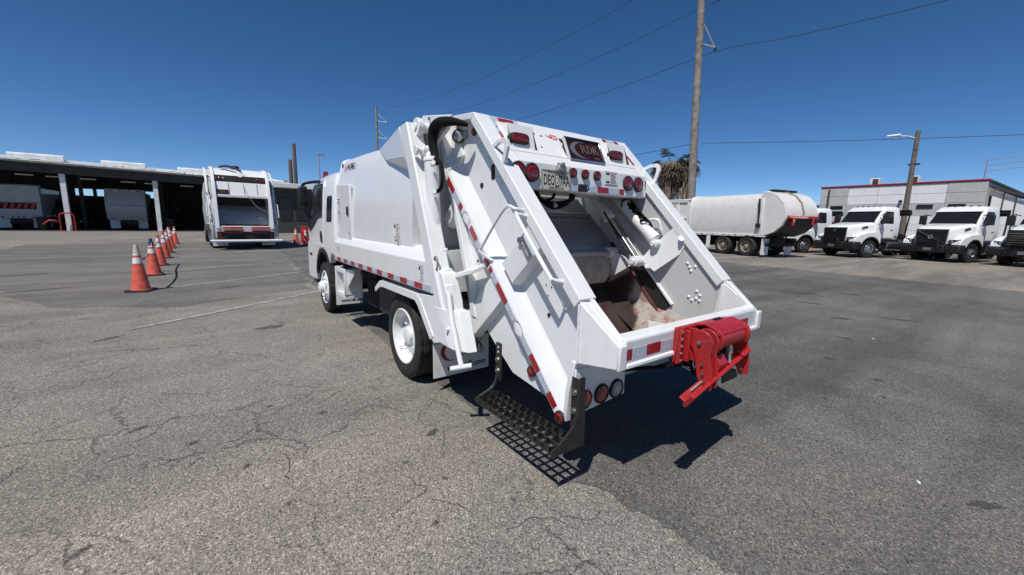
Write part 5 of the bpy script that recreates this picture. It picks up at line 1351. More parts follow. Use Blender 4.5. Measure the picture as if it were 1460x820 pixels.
        tk = A("fuel_tank", MB().lathe([(.001, 0), (.28, 0), (.31, .02), (.31, 1.18), (.28, 1.20), (.001, 1.20)], (s * .86, -2.35, .70), (0, 1, 0), 28), "aluminium", t)
        for k in range(2):
            A("tank_strap", MB().lathe([(.316, 0), (.32, .02), (.32, .06), (.316, .08)], (s * .86, -2.10 + k * .62, .70), (0, 1, 0), 28), "zinc", tk)
        stp = A("cab_step", MB().box(s * 1.16, s * .80, -1.15, -.68, .50, .54).box(s * 1.16, s * .80, -1.15, -.68, .82, .86).box(s * 1.14, s * 1.12, -1.15, -1.12, .50, .86), "black_plastic", t, .004)
        A("side_skirt", MB().box(s * 1.10, s * .90, -1.95, -.66, .86, 1.03), "black_plastic", t, .01)
        A("marker_light", MB().box(s * 1.055, s * 1.045, -1.86, -1.72, 1.16, 1.22), "black_plastic", cab_, .004)
        A("frame_rail", MB().box(s * .42 - .04, s * .42 + .04, -6.2, 1.0, .72, 1.0), "chassis_black", t)
    A("windscreen", MB().plate([(-.92, -.325, 1.92), (.92, -.325, 1.92), (.86, -.745, 2.52), (-.86, -.745, 2.52)], (0, -.03, -.01)), "dark_glass", cab_)
    A("sun_visor", MB().add([(-.92, -.83, 2.62), (.92, -.83, 2.62), (.90, -.68, 2.54), (-.90, -.68, 2.54), (-.92, -.83, 2.59), (.92, -.83, 2.59), (.90, -.68, 2.52), (-.90, -.68, 2.52)], [(0, 1, 2, 3), (7, 6, 5, 4), (0, 4, 5, 1), (1, 5, 6, 2), (2, 6, 7, 3), (3, 7, 4, 0)]), paint_, cab_, .006)
    for x in (-.6, -.3, 0, .3, .6):
        A("roof_marker", MB().sphere((x, -1.0, 2.81), .045, sc=(1.2, 1.2, .6)), "black_plastic", cab_)
    A("bumper", MB().prism([(1.0, .46), (1.18, .46), (1.22, .62), (1.20, .86), (1.0, .86)], 'x', -.64, .64), bumper, t, .03)
    A("number_plate", MB().box(-.16, .16, 1.215, 1.225, .56, .70), "sign_silver" if bumper != "x" else "plate_tan", t)
    if grille == "bar":
        g = A("grille", MB().add([(-.60, 1.10, .88), (.60, 1.10, .88), (.64, 1.06, 1.62), (-.64, 1.06, 1.62), (-.60, .98, .88), (.60, .98, .88), (.64, .94, 1.62), (-.64, .94, 1.62)], [(0, 1, 2, 3), (7, 6, 5, 4), (0, 4, 5, 1), (1, 5, 6, 2), (2, 6, 7, 3), (3, 7, 4, 0)]), "black_plastic", t, .015)
        for k in range(9):
            A("grille_slat", MB().box(-.57, .57, 1.085 - .004 * k, 1.108 - .004 * k, .94 + .072 * k, .955 + .072 * k), "black_paint", g)
        A("grille_bar", MB().obox((0, 1.112, 1.24), (.87, 0, .49), (0, 1, 0), (-.49, 0, .87), .62, .012, .02), "chrome", g)
        A("grille_emblem", MB().lathe([(.10, 0), (.10, .02), (.07, .025), (.065, .012), (.001, .012)], (0, 1.11, 1.24), (0, 1, 0), 24), "chrome", g)
    elif grille == "open":
        g = A("grille", MB().add([(-.60, 1.10, .88), (.60, 1.10, .88), (.64, 1.06, 1.62), (-.64, 1.06, 1.62), (-.60, .98, .88), (.60, .98, .88), (.64, .94, 1.62), (-.64, .94, 1.62)], [(0, 1, 2, 3), (7, 6, 5, 4), (0, 4, 5, 1), (1, 5, 6, 2), (2, 6, 7, 3), (3, 7, 4, 0)]), "black_paint", t, .015)
        for k in range(6):
            A("grille_slat", MB().box(-.57, .57, 1.085 - .004 * k, 1.106 - .004 * k, .96 + .105 * k, .972 + .105 * k), "black_plastic", g)
        A("grille_emblem", MB().lathe([(.07, 0), (.07, .02), (.05, .022), (.001, .012)], (0, 1.085, 1.45), (0, 1, 0), 20), "zinc", g)
    else:
        g = A("grille", MB().prism([(1.02, .90), (1.10, .90), (1.07, 1.60), (.96, 1.66)], 'x', -.66, .66), "black_plastic", t, .02)
        for k in range(6):
            A("grille_slat", MB().obox((0, 1.095 - .005 * k, 1.0 + .10 * k), (1, 0, 0), (0, .9, -.4), (0, .4, .9), .60, .04, .010), "chrome" if k > 3 else "zinc", g)
    A("push_bar", MB().tube([(-.42, 1.25, .55), (-.42, 1.27, .92), (-.38, 1.27, .98), (.38, 1.27, .98), (.42, 1.27, .92), (.42, 1.25, .55)], .03), "black_paint", t)
    # rear: hook-lift frame
    if rear == "hook":
        A("hoist_frame", MB().box(-.5, -.38, -6.3, -2.3, 1.02, 1.2), "black_paint", t, .01)
        A("hoist_frame", MB().box(.38, .5, -6.3, -2.3, 1.02, 1.2), "black_paint", t, .01)
        A("hoist_arm", MB().obox((0, -3.1, 1.35), (1, 0, 0), (0, .94, .33), (0, -.33, .94), .12, .7, .10), "black_paint", t, .02)
        A("tarp_gantry", MB().tube([(-1.05, -2.35, 1.0), (-1.05, -2.55, 2.60), (1.05, -2.55, 2.60), (1.05, -2.35, 1.0)], .045), "black_paint", t)
        A("tarp_roll", MB().cyl((-1.0, -2.62, 2.45), (1.0, -2.62, 2.45), .13, n=16), "black_paint", t)
        A("rear_fender", MB().strip([(-3.6, .95), (-3.75, 1.10), (-6.1, 1.10), (-6.3, .9)], .012, 'x', -1.2, -.62), "black_plastic", t)
        A("rear_fender", MB().strip([(-3.6, .95), (-3.75, 1.10), (-6.1, 1.10), (-6.3, .9)], .012, 'x', .62, 1.2), "black_plastic", t)
    A("axle_housing", MB().cyl((-1.0, -4.3, .5), (1.0, -4.3, .5), .12).cyl((-1.0, -5.6, .5), (1.0, -5.6, .5), .12).cyl((-1.0, 0, .48), (1.0, 0, .48), .08), "chassis_black", t)
    A("engine", MB().box(-.45, .45, -1.6, .85, .55, 1.2), "chassis_black", t, .05)
    return t
bonnet_truck("white bonneted truck with a plain black grille and small round badge", (26.1, 4.8), 155, "open")
bonnet_truck("white bonneted truck with a slanting bar across its black grille and a number plate", (27.4, 1.2), 160)
bonnet_truck("white bonneted truck half hidden behind the round-tailed garbage truck", (27.1, 8.1), 155)
bonnet_truck("white truck with bright louvred grille, standing past the truck with the slanting grille bar", (27.0, -1.85), 160, "louvre")

# ================================================================ cream round-tailed garbage truck, seen from its left side
rt_ = thing("garbage_truck", "dusty cream garbage truck with a big rounded tail, parked before the bonneted trucks", "garbage truck", (20.35 + .976 * 1.22, 8.62 - .22 * 1.22, 0), R(77.3 - 90))
def B(name, mb, mat="aged_white", par=rt_, bev=.0, sm=40):
    return ob(name, mb, mat, par, bev, sm)
for s in (-1, 1):
    for y in (0, 1.42):
        wheel(rt_, s * 1.22, y, .52, .58, s, "dull_rim", True)
    wheel(rt_, s * 1.2, 6.6, .52, .3, s, "aged_white")
    B("frame_rail", MB().box(s * .43 - .04, s * .43 + .04, -1.5, 8.2, .72, 1.0), "chassis_black")
def tsec(y, g=0.0):
    half = [(1.16, 1.12), (1.22, 1.35), (1.245, 1.9), (1.235, 2.5), (1.18, 2.95), (1.05, 3.17), (.8, 3.25), (.3, 3.28)]
    return [(x + g, y, z + g * (1.5 if z > 2 else 0)) for x, z in half] + [(-x - g, y, z + g * (1.5 if z > 2 else 0)) for x, z in half[::-1]]
tank = B("tank", MB().loft([tsec(-.5), tsec(.9), tsec(2.4), tsec(3.9)]))
for y, g_ in ((3.75, .03), (-.60, .03), (-.82, .075)):
    B("tank_hoop", MB().loft([tsec(y, g_), tsec(y + .17, g_)]), par=tank, bev=.03)
for y in (.72, 2.25):
    B("panel_seam", MB().loft([tsec(y, .004), tsec(y + .03, .004)], cap=False), "dull_white", tank)
rail = B("lower_rail", MB().box(-1.25, -1.16, -.62, 3.9, 1.06, 1.15), bev=.01)
for k in range(12):
    B("reflector_tape", MB().box(-1.256, -1.252, -.5 + k * .36, -.34 + k * .36, 1.085, 1.125), "red_tape" if k % 2 else "silver_tape", rail)
front = B("front_box", MB().box(-1.2, 1.2, 4.0, 6.3, 1.05, 3.05), bev=.03)
for z in (1.2, 1.55, 1.95, 2.95):
    B("stiffener", MB().box(-1.27, -1.2, 4.0, 6.3, z, z + .09), par=front, bev=.01)
for y in (4.0, 4.75, 5.6, 6.25):
    B("stiffener", MB().box(-1.265, -1.2, y, y + .08, 1.05, 3.04), par=front, bev=.01)
hat = B("side_hatch", MB().box(-1.24, -1.2, 4.9, 5.5, 2.15, 2.85), par=front, bev=.01)
B("dealer_sign", MB().box(-1.25, -1.241, 5.05, 5.35, 2.62, 2.78), "sign_red", hat, .005)
B("top_beam", MB().box(-1.26, 1.26, 3.95, 6.3, 3.05, 3.15), par=front, bev=.02)
D = [(-.62, 3.32), (-1.05, 3.28), (-1.50, 3.08), (-1.82, 2.72), (-1.98, 2.25), (-1.96, 1.98)]
D2 = D + [(-1.80, 1.62), (-1.45, 1.30), (-.95, 1.10), (-.62, 1.08)]
tail = B("tail", MB().prism(D2, 'x', -1.20, 1.20), "aged_white", rt_, .0, 25)
for s in (-1, 1):
    B("tail_flank", MB().prism([(y * .985 - .01, z) for y, z in D2], 'x', s * 1.262, s * 1.20), "aged_white", tail, .02)
B("hopper_shade_sheet", MB().strip([(-2.0, 1.96), (-1.84, 1.58), (-1.48, 1.255), (-.98, 1.06)], .02, 'x', -1.15, 1.15), "chassis_black", tail)  # black sheet standing in for the shadow of the open hopper
B("tail_hoop", MB().strip([(q[0] - .012, q[1] + .02) for q in D[::-1]], .03, 'x', -.05, .05), "dirt_wood", tail)
B("tailgate_ram", MB().cyl((-1.29, -.55, 2.95), (-1.29, -.62, 1.7), .05), "chassis_black", tail)
B("ram_valve", MB().box(-1.36, -1.26, -.75, -.5, 1.50, 1.72), "chassis_black", tail, .02)
B("top_lamp_bar", MB().box(-.9, .9, -1.0, -.7, 3.32, 3.42), "black_paint", tail, .02)
bar_ = B("rear_tipper", MB().box(-1.18, 1.18, -2.06, -1.94, 1.98, 2.11), "red_paint", tail, .02)
for x in (-.8, .75):
    B("tipper_arm", MB().box(x - .06, x + .06, -2.09, -1.98, 1.62, 2.0), "red_paint", bar_, .03)
B("chassis_box", MB().box(-.95, -.5, 2.4, 3.5, .45, .95), "chassis_black", rt_, .03)
for x in (-.95, .95):
    fl_ = B("mud_flap", MB().box(x - .28, x + .28, -.88, -.86, .12, .95), "sticker_white", rt_)
B("mud_flap", MB().box(-1.22, -1.20, 2.25, 2.5, .35, 1.0), "sticker_white", rt_)
B("rear_bumper", MB().box(-1.1, 1.1, -1.05, -.95, .55, .72), "black_paint", rt_, .02)
cabr = B("cab", MB().loft([rrect(1.15, 6.6, 8.3, .12, 1.0), rrect(1.18, 6.6, 8.3, .12, 1.8), rrect(1.12, 6.6, 8.15, .14, 2.7), rrect(.9, 6.8, 7.9, .2, 2.85)]), "aged_white", rt_)

# ================================================================ large white rear loader parked beyond the cones
lt = thing("garbage_truck", "tall white rear-loading garbage truck with dark open hopper, parked beyond the cones", "garbage truck", (-1.06, 20.9, 0), R(2.7))
def L_(name, mb, mat="white_paint", par=lt, bev=.01, sm=40):
    return ob(name, mb, mat, par, bev, sm)
for s in (-1, 1):
    for y in (1.9, 3.25):
        wheel(lt, s * 1.27, y, .52, .58, s, "chrome", True)
    wheel(lt, s * 1.22, 8.2, .52, .3, s, "chrome")
    # side of the tail: curved outer arch, sheet behind it
    arc = [(1.9, 3.70), (1.35, 3.62), (.95, 3.35), (.62, 2.75), (.40, 2.0), (.25, 1.25), (.20, .95)]
    sh = L_("tailgate_side", MB().prism(arc + [(.5, .62), (1.5, .62), (1.9, 1.2)], 'x', s * 1.05, s * 1.01))
    L_("tail_arch", MB().strip(arc[::-1], .10, 'x', s * 1.12, s * .99), par=sh, bev=.015)
    L_("outer_frame", MB().strip([(y + .30, z - .04) for y, z in arc[::-1]], .09, 'x', s * 1.33, s * 1.25), par=sh, bev=.012)
    for k, (yy, zz) in enumerate(((1.2, 3.1), (.95, 2.35), (.75, 1.7))):
        L_("frame_tie", MB().box(s * 1.26, s * 1.05, yy, yy + .10, zz, zz + .12), par=sh, bev=.01)
    L_("hydraulic_hose", MB().tube(smooth_path([(s * 1.2, 1.5, 3.35), (s * 1.24, 1.1, 2.9), (s * 1.2, .95, 2.2), (s * 1.24, .8, 1.6), (s * 1.2, .7, 1.2)]), .028), "black_plastic", sh, 0)
    L_("grab_rail", MB().tube([(s * 1.33, .42, 1.5), (s * 1.38, .36, 1.5), (s * 1.38, .52, 2.1), (s * 1.33, .58, 2.1)], .02), par=sh, bev=0)
    L_("side_lamp", MB().box(s * 1.34, s * 1.32, .72, .80, 2.5, 2.56), "red_lens", sh, 0)
    L_("lift_cylinder", MB().cyl((s * 1.22, 1.55, 3.2), (s * 1.22, 1.0, 2.3), .07).cyl((s * 1.22, 1.0, 2.3), (s * 1.22, .75, 1.8), .04), par=sh, bev=0)
    L_("pivot_boss", MB().cyl((s * 1.12, .72, 1.45), (s * 1.33, .72, 1.45), .13, n=20), par=sh)
    L_("side_channel", MB().box(s * 1.20, s * 1.12, .55, .70, .7, 1.9), par=sh)
    L_("tool_box", MB().box(s * 1.27, s * 1.05, .35, .95, .55, 1.15), "dull_white", sh)
    if s < 0:
        for k in range(9):
            L_("reflector_tape", MB().box(-1.316, -1.312, 1.1 - k * .012, 1.2 - k * .012, 1.15 + k * .12, 1.22 + k * .12), "red_tape", sh, 0)
    L_("fender", MB().strip([(.9, .8), (1.1, 1.12), (4.0, 1.12), (4.2, .8)], .02, 'x', s * 1.29, s * .7), "dull_white", lt, 0)
    L_("mud_flap", MB().box(s * 1.25, s * .68, .98, 1.0, .15, .75), "sticker_white", lt, 0)
    L_("frame_rail", MB().box(s * .43 - .04, s * .43 + .04, .8, 9.2, .72, 1.0), "chassis_black", lt, 0)
    bt2 = L_("side_rail_bar", MB().tube([(s * 1.30, .30, .50), (s * 1.30, .30, 1.35), (s * 1.30, .55, 1.40)], .02), "galvanised", lt, 0)
def bsec(y):
    half = [(1.2, 1.05), (1.25, 1.4), (1.25, 2.7), (1.15, 3.3), (.9, 3.5), (.3, 3.55)]
    return [(x, y, z) for x, z in half] + [(-x, y, z) for x, z in half[::-1]]
L_("body", MB().loft([bsec(1.9), bsec(6.6)]), bev=0)
L_("cab", MB().loft([rrect(1.15, 6.9, 9.0, .12, 1.0), rrect(1.2, 6.9, 9.0, .12, 1.9), rrect(1.12, 6.9, 8.8, .14, 2.7), rrect(.9, 7.1, 8.5, .2, 2.85)]), "cab_white", lt, 0)
hdl = L_("hood", MB().strip([(1.9, 3.74), (1.32, 3.66), (.92, 3.36)], .04, 'x', -1.06, 1.06), bev=.01)
L_("lamp_bar", MB().prism([(.93, 3.36), (.80, 3.10), (.86, 3.06), (1.0, 3.34)], 'x', -1.06, 1.06), "black_paint", hdl)
for x, r in ((-.9, .05), (-.78, .05), (-.66, .05), (.66, .05), (.80, .05), (.92, .05), (-.2, .03), (0, .03), (.2, .03)):
    round_light(hdl, (x, .855, 3.225), (0, -.9, .45), r, "clear_lens" if x == -.66 else "red_lens")
pan = L_("upper_panel", MB().strip([(.78, 3.06), (.56, 2.48)], .04, 'x', -1.06, 1.06), bev=.006)
for x in (-.5, .08, .60):
    L_("panel_seam", MB().box(x - .008, x + .008, .63, .70, 2.55, 3.0), "dull_white", pan, 0) if False else L_("panel_seam", MB().obox((x, .645, 2.77), (1, 0, 0), (0, .355, .935), (0, -.935, .355), .007, .28, .006), "sticker_grey", pan, 0)
sgn = L_("dealer_sign", MB().obox((-.78, .575, 2.60), (1, 0, 0), (0, .355, .935), (0, -.935, .355), .26, .10, .02), "sign_red", pan, .01)
crescent("sign_crescent", .20, .13, "sign_silver", sgn, frame((-.90, .552, 2.595), (1, 0, 0), (0, .355, .935)))
serif_rdk("sign_letters", .07, "sign_silver", sgn, frame((-.74, .552, 2.60), (1, 0, 0), (0, .355, .935)))
L_("panel_lip", MB().box(-1.06, 1.06, .50, .62, 2.36, 2.47), par=pan, bev=.02)
L_("deflector", MB().add([(-.25, .98, 3.42), (.25, .98, 3.42), (0, .84, 3.30), (0, 1.0, 3.62)], [(0, 2, 3), (2, 1, 3), (0, 1, 2), (0, 3, 1)]), par=hdl, bev=0)
L_("air_hose", MB().tube(smooth_path([(-.75, 1.3, 3.74), (-.5, 1.2, 3.80), (-.2, 1.1, 3.72), (.05, .98, 3.58)]), .05), "black_plastic", hdl, 0)
L_("beacon", MB().cyl((.0 - .1, 1.6, 3.70), (-.1, 1.6, 3.86), .16, n=16), "black_plastic", hdl, .02)
L_("hopper_back", MB().strip([(1.25, 2.02), (1.0, 1.75), (.85, 1.15)], .03, 'x', -1.0, 1.0), "blade_steel", lt, 0)
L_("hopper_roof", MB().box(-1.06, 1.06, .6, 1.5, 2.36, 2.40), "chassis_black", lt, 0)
for x in (-.7, .7):
    L_("blade_lug", MB().box(x - .1, x + .1, .86, .95, 1.42, 1.50), "blade_steel", lt, .01)
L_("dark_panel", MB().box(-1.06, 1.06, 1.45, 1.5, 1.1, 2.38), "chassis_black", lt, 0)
sil = L_("loading_sill", MB().box(-1.1, 1.1, .16, .80, .82, 1.08), "dull_white", lt, .02)
L_("rear_skirt", MB().box(-1.1, 1.1, .20, .30, .42, .82), "chassis_black", lt, .01)
for x in (-.52, .56):
    tpx = L_("cart_tipper", MB().box(x - .36, x + .36, .02, .16, .78, 1.05), "red_paint", sil, .03)
    L_("tipper_bar", MB().cyl((x - .34, -.02, .92), (x + .34, -.02, .92), .05), "zinc", tpx, 0)
    L_("tipper_plate", MB().box(x - .25, x + .25, -.06, 0, .70, .80), "black_paint", tpx, .01)
for x in (-.98, .98):
    round_light(lt, (x, .195, .72), (0, -1, 0), .06); round_light(lt, (x, .195, .56), (0, -1, 0), .06)
L_("bumper_bar", MB().cyl((-1.38, .0, .42), (1.40, .0, .42), .06, n=16), "white_paint", lt, .01)
L_("winch_cable", MB().tube(smooth_path([(.06, .80, 3.0), (.2, .5, 2.5), (.5, .42, 2.0), (.9, .40, 1.75)]), .012), "dirt_wood", lt, 0)
# ================================================================ open workshop shed on the far side
SX0, SX1 = -34.0, 4.5
def eave(x):
    return 5.10 - (x + 16) * .022
def shed_y(x):
    return 48.6
shed = thing("workshop_shed", "long open-fronted workshop shed with white metal roof and slender columns", "shed", (0, 0, 0))
def S_(name, mb, mat, bev=0.0, sm=35, par=shed):
    return ob(name, mb, mat, par, bev, sm)
n = 64
rf = MB()
for k in range(n):
    xa = SX0 + (SX1 - SX0) * k / n; xb = SX0 + (SX1 - SX0) * (k + 1) / n; xm = (xa + xb) / 2
    for (u, v, hu, hv) in ((xa, xm, 0, 0), (xm, xb, .05, .05)):
        rf.hexa([(u, 47.9, eave(u) + .42 + hu), (v, 47.9, eave(v) + .42 + hv), (v, 62, eave(v) + 1.8 + hv), (u, 62, eave(u) + 1.8 + hu), (u, 47.9, eave(u) + .50 + hu), (v, 47.9, eave(v) + .50 + hv), (v, 62, eave(v) + 1.88 + hv), (u, 62, eave(u) + 1.88 + hu)])
roof = S_("roof", rf, "roof_metal", sm=0)
S_("eave_beam", MB().hexa([(SX0, 48.2, eave(SX0) - .35), (SX1, 48.2, eave(SX1) - .35), (SX1, 48.5, eave(SX1) - .35), (SX0, 48.5, eave(SX0) - .35), (SX0, 48.2, eave(SX0) + .36), (SX1, 48.2, eave(SX1) + .36), (SX1, 48.5, eave(SX1) + .36), (SX0, 48.5, eave(SX0) + .36)]), "shed_dark")
S_("gutter", MB().hexa([(SX0, 47.8, eave(SX0) + .33), (SX1, 47.8, eave(SX1) + .33), (SX1, 47.98, eave(SX1) + .33), (SX0, 47.98, eave(SX0) + .33), (SX0, 47.76, eave(SX0) + .47), (SX1, 47.76, eave(SX1) + .47), (SX1, 47.98, eave(SX1) + .47), (SX0, 47.98, eave(SX0) + .47)]), "galvanised")
for x in (-29.0, -23.4, -17.6, -11.85, -6.1, -.3):
    zt_ = eave(x) - .35
    cpt = S_("column", MB().box(x - .16, x + .16, 48.2, 48.24, 0, zt_).box(x - .16, x + .16, 48.46, 48.5, 0, zt_).box(x - .03, x + .03, 48.24, 48.46, 0, zt_), "roof_metal", .006)
    for y in (54, 60):
        S_("inner_column", MB().box(x - .13, x + .13, y - .13, y + .13, 0, zt_ + .8), "shed_dark")
    S_("rafter", MB().hexa([(x - .1, 48.5, zt_), (x + .1, 48.5, zt_), (x + .1, 61.8, zt_ + 1.0), (x - .1, 61.8, zt_ + 1.0), (x - .1, 48.5, zt_ + .5), (x + .1, 48.5, zt_ + .5), (x + .1, 61.8, zt_ + 1.5), (x - .1, 61.8, zt_ + 1.5)]), "shed_dark")
for xa, xb in ((-15.9, -12.55), (-10.15, -7.05), (-4.6, -1.6), (-22.5, -19)):
    S_("ridge_vent", MB().prism([(53.3, eave(xa) + .9), (53.3, eave(xa) + 1.40), (53.6, eave(xa) + 1.52), (54.2, eave(xa) + 1.52), (54.5, eave(xa) + 1.40), (54.5, eave(xa) + .9)], 'x', xa, xb), "roof_metal", .01)
for xa in (-14.6, -9.4, -12.9, -5.0, -7.2):
    e_ = eave(xa)
    S_("roof_light", MB().hexa([(xa, 48.7, e_ + .585), (xa + 1.1, 48.7, e_ + .585), (xa + 1.1, 51.2, e_ + .83), (xa, 51.2, e_ + .83), (xa, 48.7, e_ + .66), (xa + 1.1, 48.7, e_ + .66), (xa + 1.1, 51.2, e_ + .90), (xa, 51.2, e_ + .90)]), "grey_wall")
for xa in (-14.9, -13.2, -11.2, -8.6, -7.0, -4.4):
    S_("strip_lamp", MB().box(xa, xa + 1.0, 50.4, 50.6, eave(xa) - .55, eave(xa) - .47), "sticker_white")
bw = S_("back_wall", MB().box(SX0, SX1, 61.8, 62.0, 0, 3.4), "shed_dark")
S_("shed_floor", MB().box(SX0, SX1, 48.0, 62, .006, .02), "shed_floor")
for xa, xb in ((SX0, -13.6), (-11.2, -8.0), (-6.9, SX1)):
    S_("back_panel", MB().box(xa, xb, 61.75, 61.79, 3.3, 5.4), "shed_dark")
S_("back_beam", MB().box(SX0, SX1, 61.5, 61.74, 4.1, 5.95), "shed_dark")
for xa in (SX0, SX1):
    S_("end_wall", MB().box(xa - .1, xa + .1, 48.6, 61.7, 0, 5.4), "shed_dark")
for k, x in enumerate((-17.1, -3.2)):
    pass
g_ = thing("column_guard", "red pipe guard hooped round the foot of the shed column", "guard rail", (-11.85, 47.9, 0))
for dx in (-.42, .42):
    ob("upright", MB().cyl((dx, 0, 0), (dx, 0, 1.25), .05), "red_paint", g_)
ob("top_hoop", MB().tube(smooth_path([(-.42, 0, 1.22), (-.34, 0, 1.42), (0, 0, 1.5), (.34, 0, 1.42), (.42, 0, 1.22)]), .05), "red_paint", g_)
ob("foot_plate", MB().box(-.6, .6, -.12, .12, 0, .03), "red_paint", g_)
hr = tag(ob("hose_reel", MB().tube(smooth_path([(-13.2, 47.8, .55), (-12.9, 47.8, .85), (-12.6, 47.8, .88), (-12.4, 47.8, .8)]), .06), "red_paint"), "short red hose end hanging beside the red column guard", "hose")

# trucks in the shade of the shed, rear towards the yard
def shaded_truck(x, y, label, curved, mark):
    t = thing("garbage_truck", label, "garbage truck", (x, y, 0), 0, "garbage trucks in the open shed")
    prof = [(0, 1.0), (-.25, 1.5), (-.32, 2.3), (-.2, 3.1), (.2, 3.75), (.5, 3.8), (.5, 1.0)] if curved else [(0, 1.05), (-.1, 1.1), (-.1, 3.7), (.5, 3.8), (.5, 1.05)]
    tl = ob("tail_panel", MB().prism(prof, 'x', -1.3, 1.3), "shaded_white", t, .02)
    ob("body", MB().box(-1.25, 1.25, .5, 6.5, 1.05, 3.6), "shaded_white", t, .05)
    for s in (-1, 1):
        ob("tail_edge", MB().prism([(a - .03, z) for a, z in prof], 'x', s * 1.38, s * 1.30), "shaded_white", tl, .01)
        ob("mud_flap", MB().box(s * 1.3, s * .62, .55, .57, .18, 1.0), "sticker_white", t)
        for yy in (1.3, 2.6):
            wheel(t, s * 1.25, yy, .52, .5, s, "dull_white", True)
    for z in (3.62, 1.06):
        lb = ob("lamp_rail", MB().box(-1.3, 1.3, -.16 if z < 2 else .0, .1, z - .08, z + .12), "shaded_white", tl, .01)
        for xx in (-1.05, -.85, -.3, 0, .3, .85, 1.05):
            round_light(lb, (xx, -.165 if z < 2 else -.005, z + .02), (0, -1, 0), .055, "red_lens")
    ob("seam", MB().box(-1.3, 1.3, -.335 if curved else -.115, -.30 if curved else -.1, 2.28, 2.32), "print_black", tl)
    if mark:
        b_ = ob("red_band", MB().box(-1.2, 1.1, -.125, -.1, 1.75, 2.25), "sign_red", tl)
        for k in range(6):
            ob("band_bar", MB().obox((-1.0 + k * .38, -.128, 2.0), (1, 0, 0), (0, 1, 0), (.3, 0, .95), .10, .004, .22), "print_red", b_)
    ob("under_frame", MB().box(-.6, .6, .4, 6, .5, 1.0), "chassis_black", t)
    ob("rear_bumper", MB().box(-.62, .62, .3, .4, .55, .7), "black_paint", t)
    return t
shaded_truck(-8.5, 51.0, "garbage truck with curved pale tail and two white mud flaps, in the open shed", True, False)
shaded_truck(-15.2, 51.0, "garbage truck with a dark red band on its flat tail, in the open shed", False, True)
bonnet_truck("dark bonneted truck backed into the shed between the two garbage truck tails", (-12.6, 55.0), -95, paint_="chassis_black", group="dark trucks in the shed")
bonnet_truck("dark bonneted truck in the shed beyond the tall white garbage truck", (-5.2, 54.5), -92, "louvre", paint_="chassis_black", group="dark trucks in the shed")
dk = thing("site_office", "dark glazed cabin with a pale flat roof behind the tall white garbage truck", "cabin", (3.9, 44.0, 0))
ob("wall", MB().box(-2.2, 2.4, 0, 4, 0, 4.3), "shed_dark", dk)
ob("roof", MB().box(-3.2, 3.0, -.6, 4.6, 4.3, 4.75), "roof_metal", dk, .05)
for x in (-1.7, -.2, 1.2):
    w_ = ob("window", MB().box(x - .55, x + .55, -.03, 0, 1.2, 3.4), "black_plastic", dk, .01)
    ob("pane", MB().box(x - .48, x + .48, -.04, -.03, 1.28, 2.25), "dark_glass", w_)
    ob("pane", MB().box(x - .48, x + .48, -.04, -.03, 2.32, 3.32), "dark_glass", w_)

# ================================================================ pale industrial building on the right
bd_ = thing("industrial_building", "pale panelled industrial building with red roof edge and grey corner bands", "building", (58.0, 10.2, 0), R(-93))
W2, H2 = 6.75, 6.6        # half length, height; front faces local -y
def I_(name, mb, mat, bev=0.0, par=bd_):
    return ob(name, mb, mat, par, bev)
I_("core", MB().box(-W2 + .1, W2 - .1, .1, 24, 0, H2 - .25), "grey_wall")
cols = 5
for k in range(cols):
    xa = -W2 + (2 * W2) * k / cols; xb = -W2 + (2 * W2) * (k + 1) / cols - .03
    end = k in (0, cols - 1)
    for z0, z1, m_ in ((0, 1.55, "concrete_wall"), (1.58, 3.05, "concrete_wall"), (3.08, 4.35, "grey_wall"), (4.38, 5.35, "concrete_wall"), (5.38, 6.35, "concrete_wall")):
        I_("wall_panel", MB().box(xa, xb, -.06 - (.04 if end else 0), .12, z0, z1), "grey_wall" if end else m_, .006)
I_("parapet", MB().box(-W2 - .05, W2 + .05, -.14, 24.1, 6.35, 6.55), "shed_dark", .01)
I_("red_trim", MB().box(-W2 - .08, W2 + .08, -.17, -.145, 6.45, 6.57), "print_red", .004)
for x in (-5.0, 2.6, 4.9):
    w_ = I_("window", MB().box(x - .62, x + .62, -.12, -.055, 3.82, 4.26), "black_plastic", .01)
    for j in range(3):
        I_("pane", MB().box(x - .58 + j * .39, x - .58 + j * .39 + .36, -.128, -.12, 3.87, 4.21), "dark_glass", 0, w_)
w_ = I_("wall_lamp", MB().box(.55, .80, -.35, -.06, 4.5, 4.75), "black_plastic", .03)
for x in (-2.4, .9):
    hv = I_("roof_unit", MB().box(x - .42, x + .42, 2, 3.2, H2 - .05, H2 + .85), "roof_metal", .03)
    I_("louvre", MB().box(x - .15, x + .36, 1.97, 2.0, H2 + .12, H2 + .75), "shed_dark", 0, hv)
I_("down_pipe", MB().cyl((-5.9, -.2, 0), (-5.9, -.2, 6.2), .09), "shed_dark")
ln = thing("lean_to", "grey lean-to with sloping roof, thin posts and pale boards beside the industrial building", "shed", (59.5, 3.2, 0), R(-93))
ob("roof", MB().hexa([(0, -.3, 5.7), (7.5, -.3, 2.4), (7.5, 18, 2.4), (0, 18, 5.7), (0, -.3, 6.0), (7.5, -.3, 2.7), (7.5, 18, 2.7), (0, 18, 6.0)]), "shed_dark", ln)
for k in range(9):
    x = .3 + k * .8
    ob("wall_board", MB().box(x - .36, x + .36, 0, .1, 0, 5.4 - x * .44), "concrete_wall", ln)
    ob("post", MB().box(x + .37, x + .43, -.08, 0, 0, 5.5 - x * .44), "shed_dark", ln)
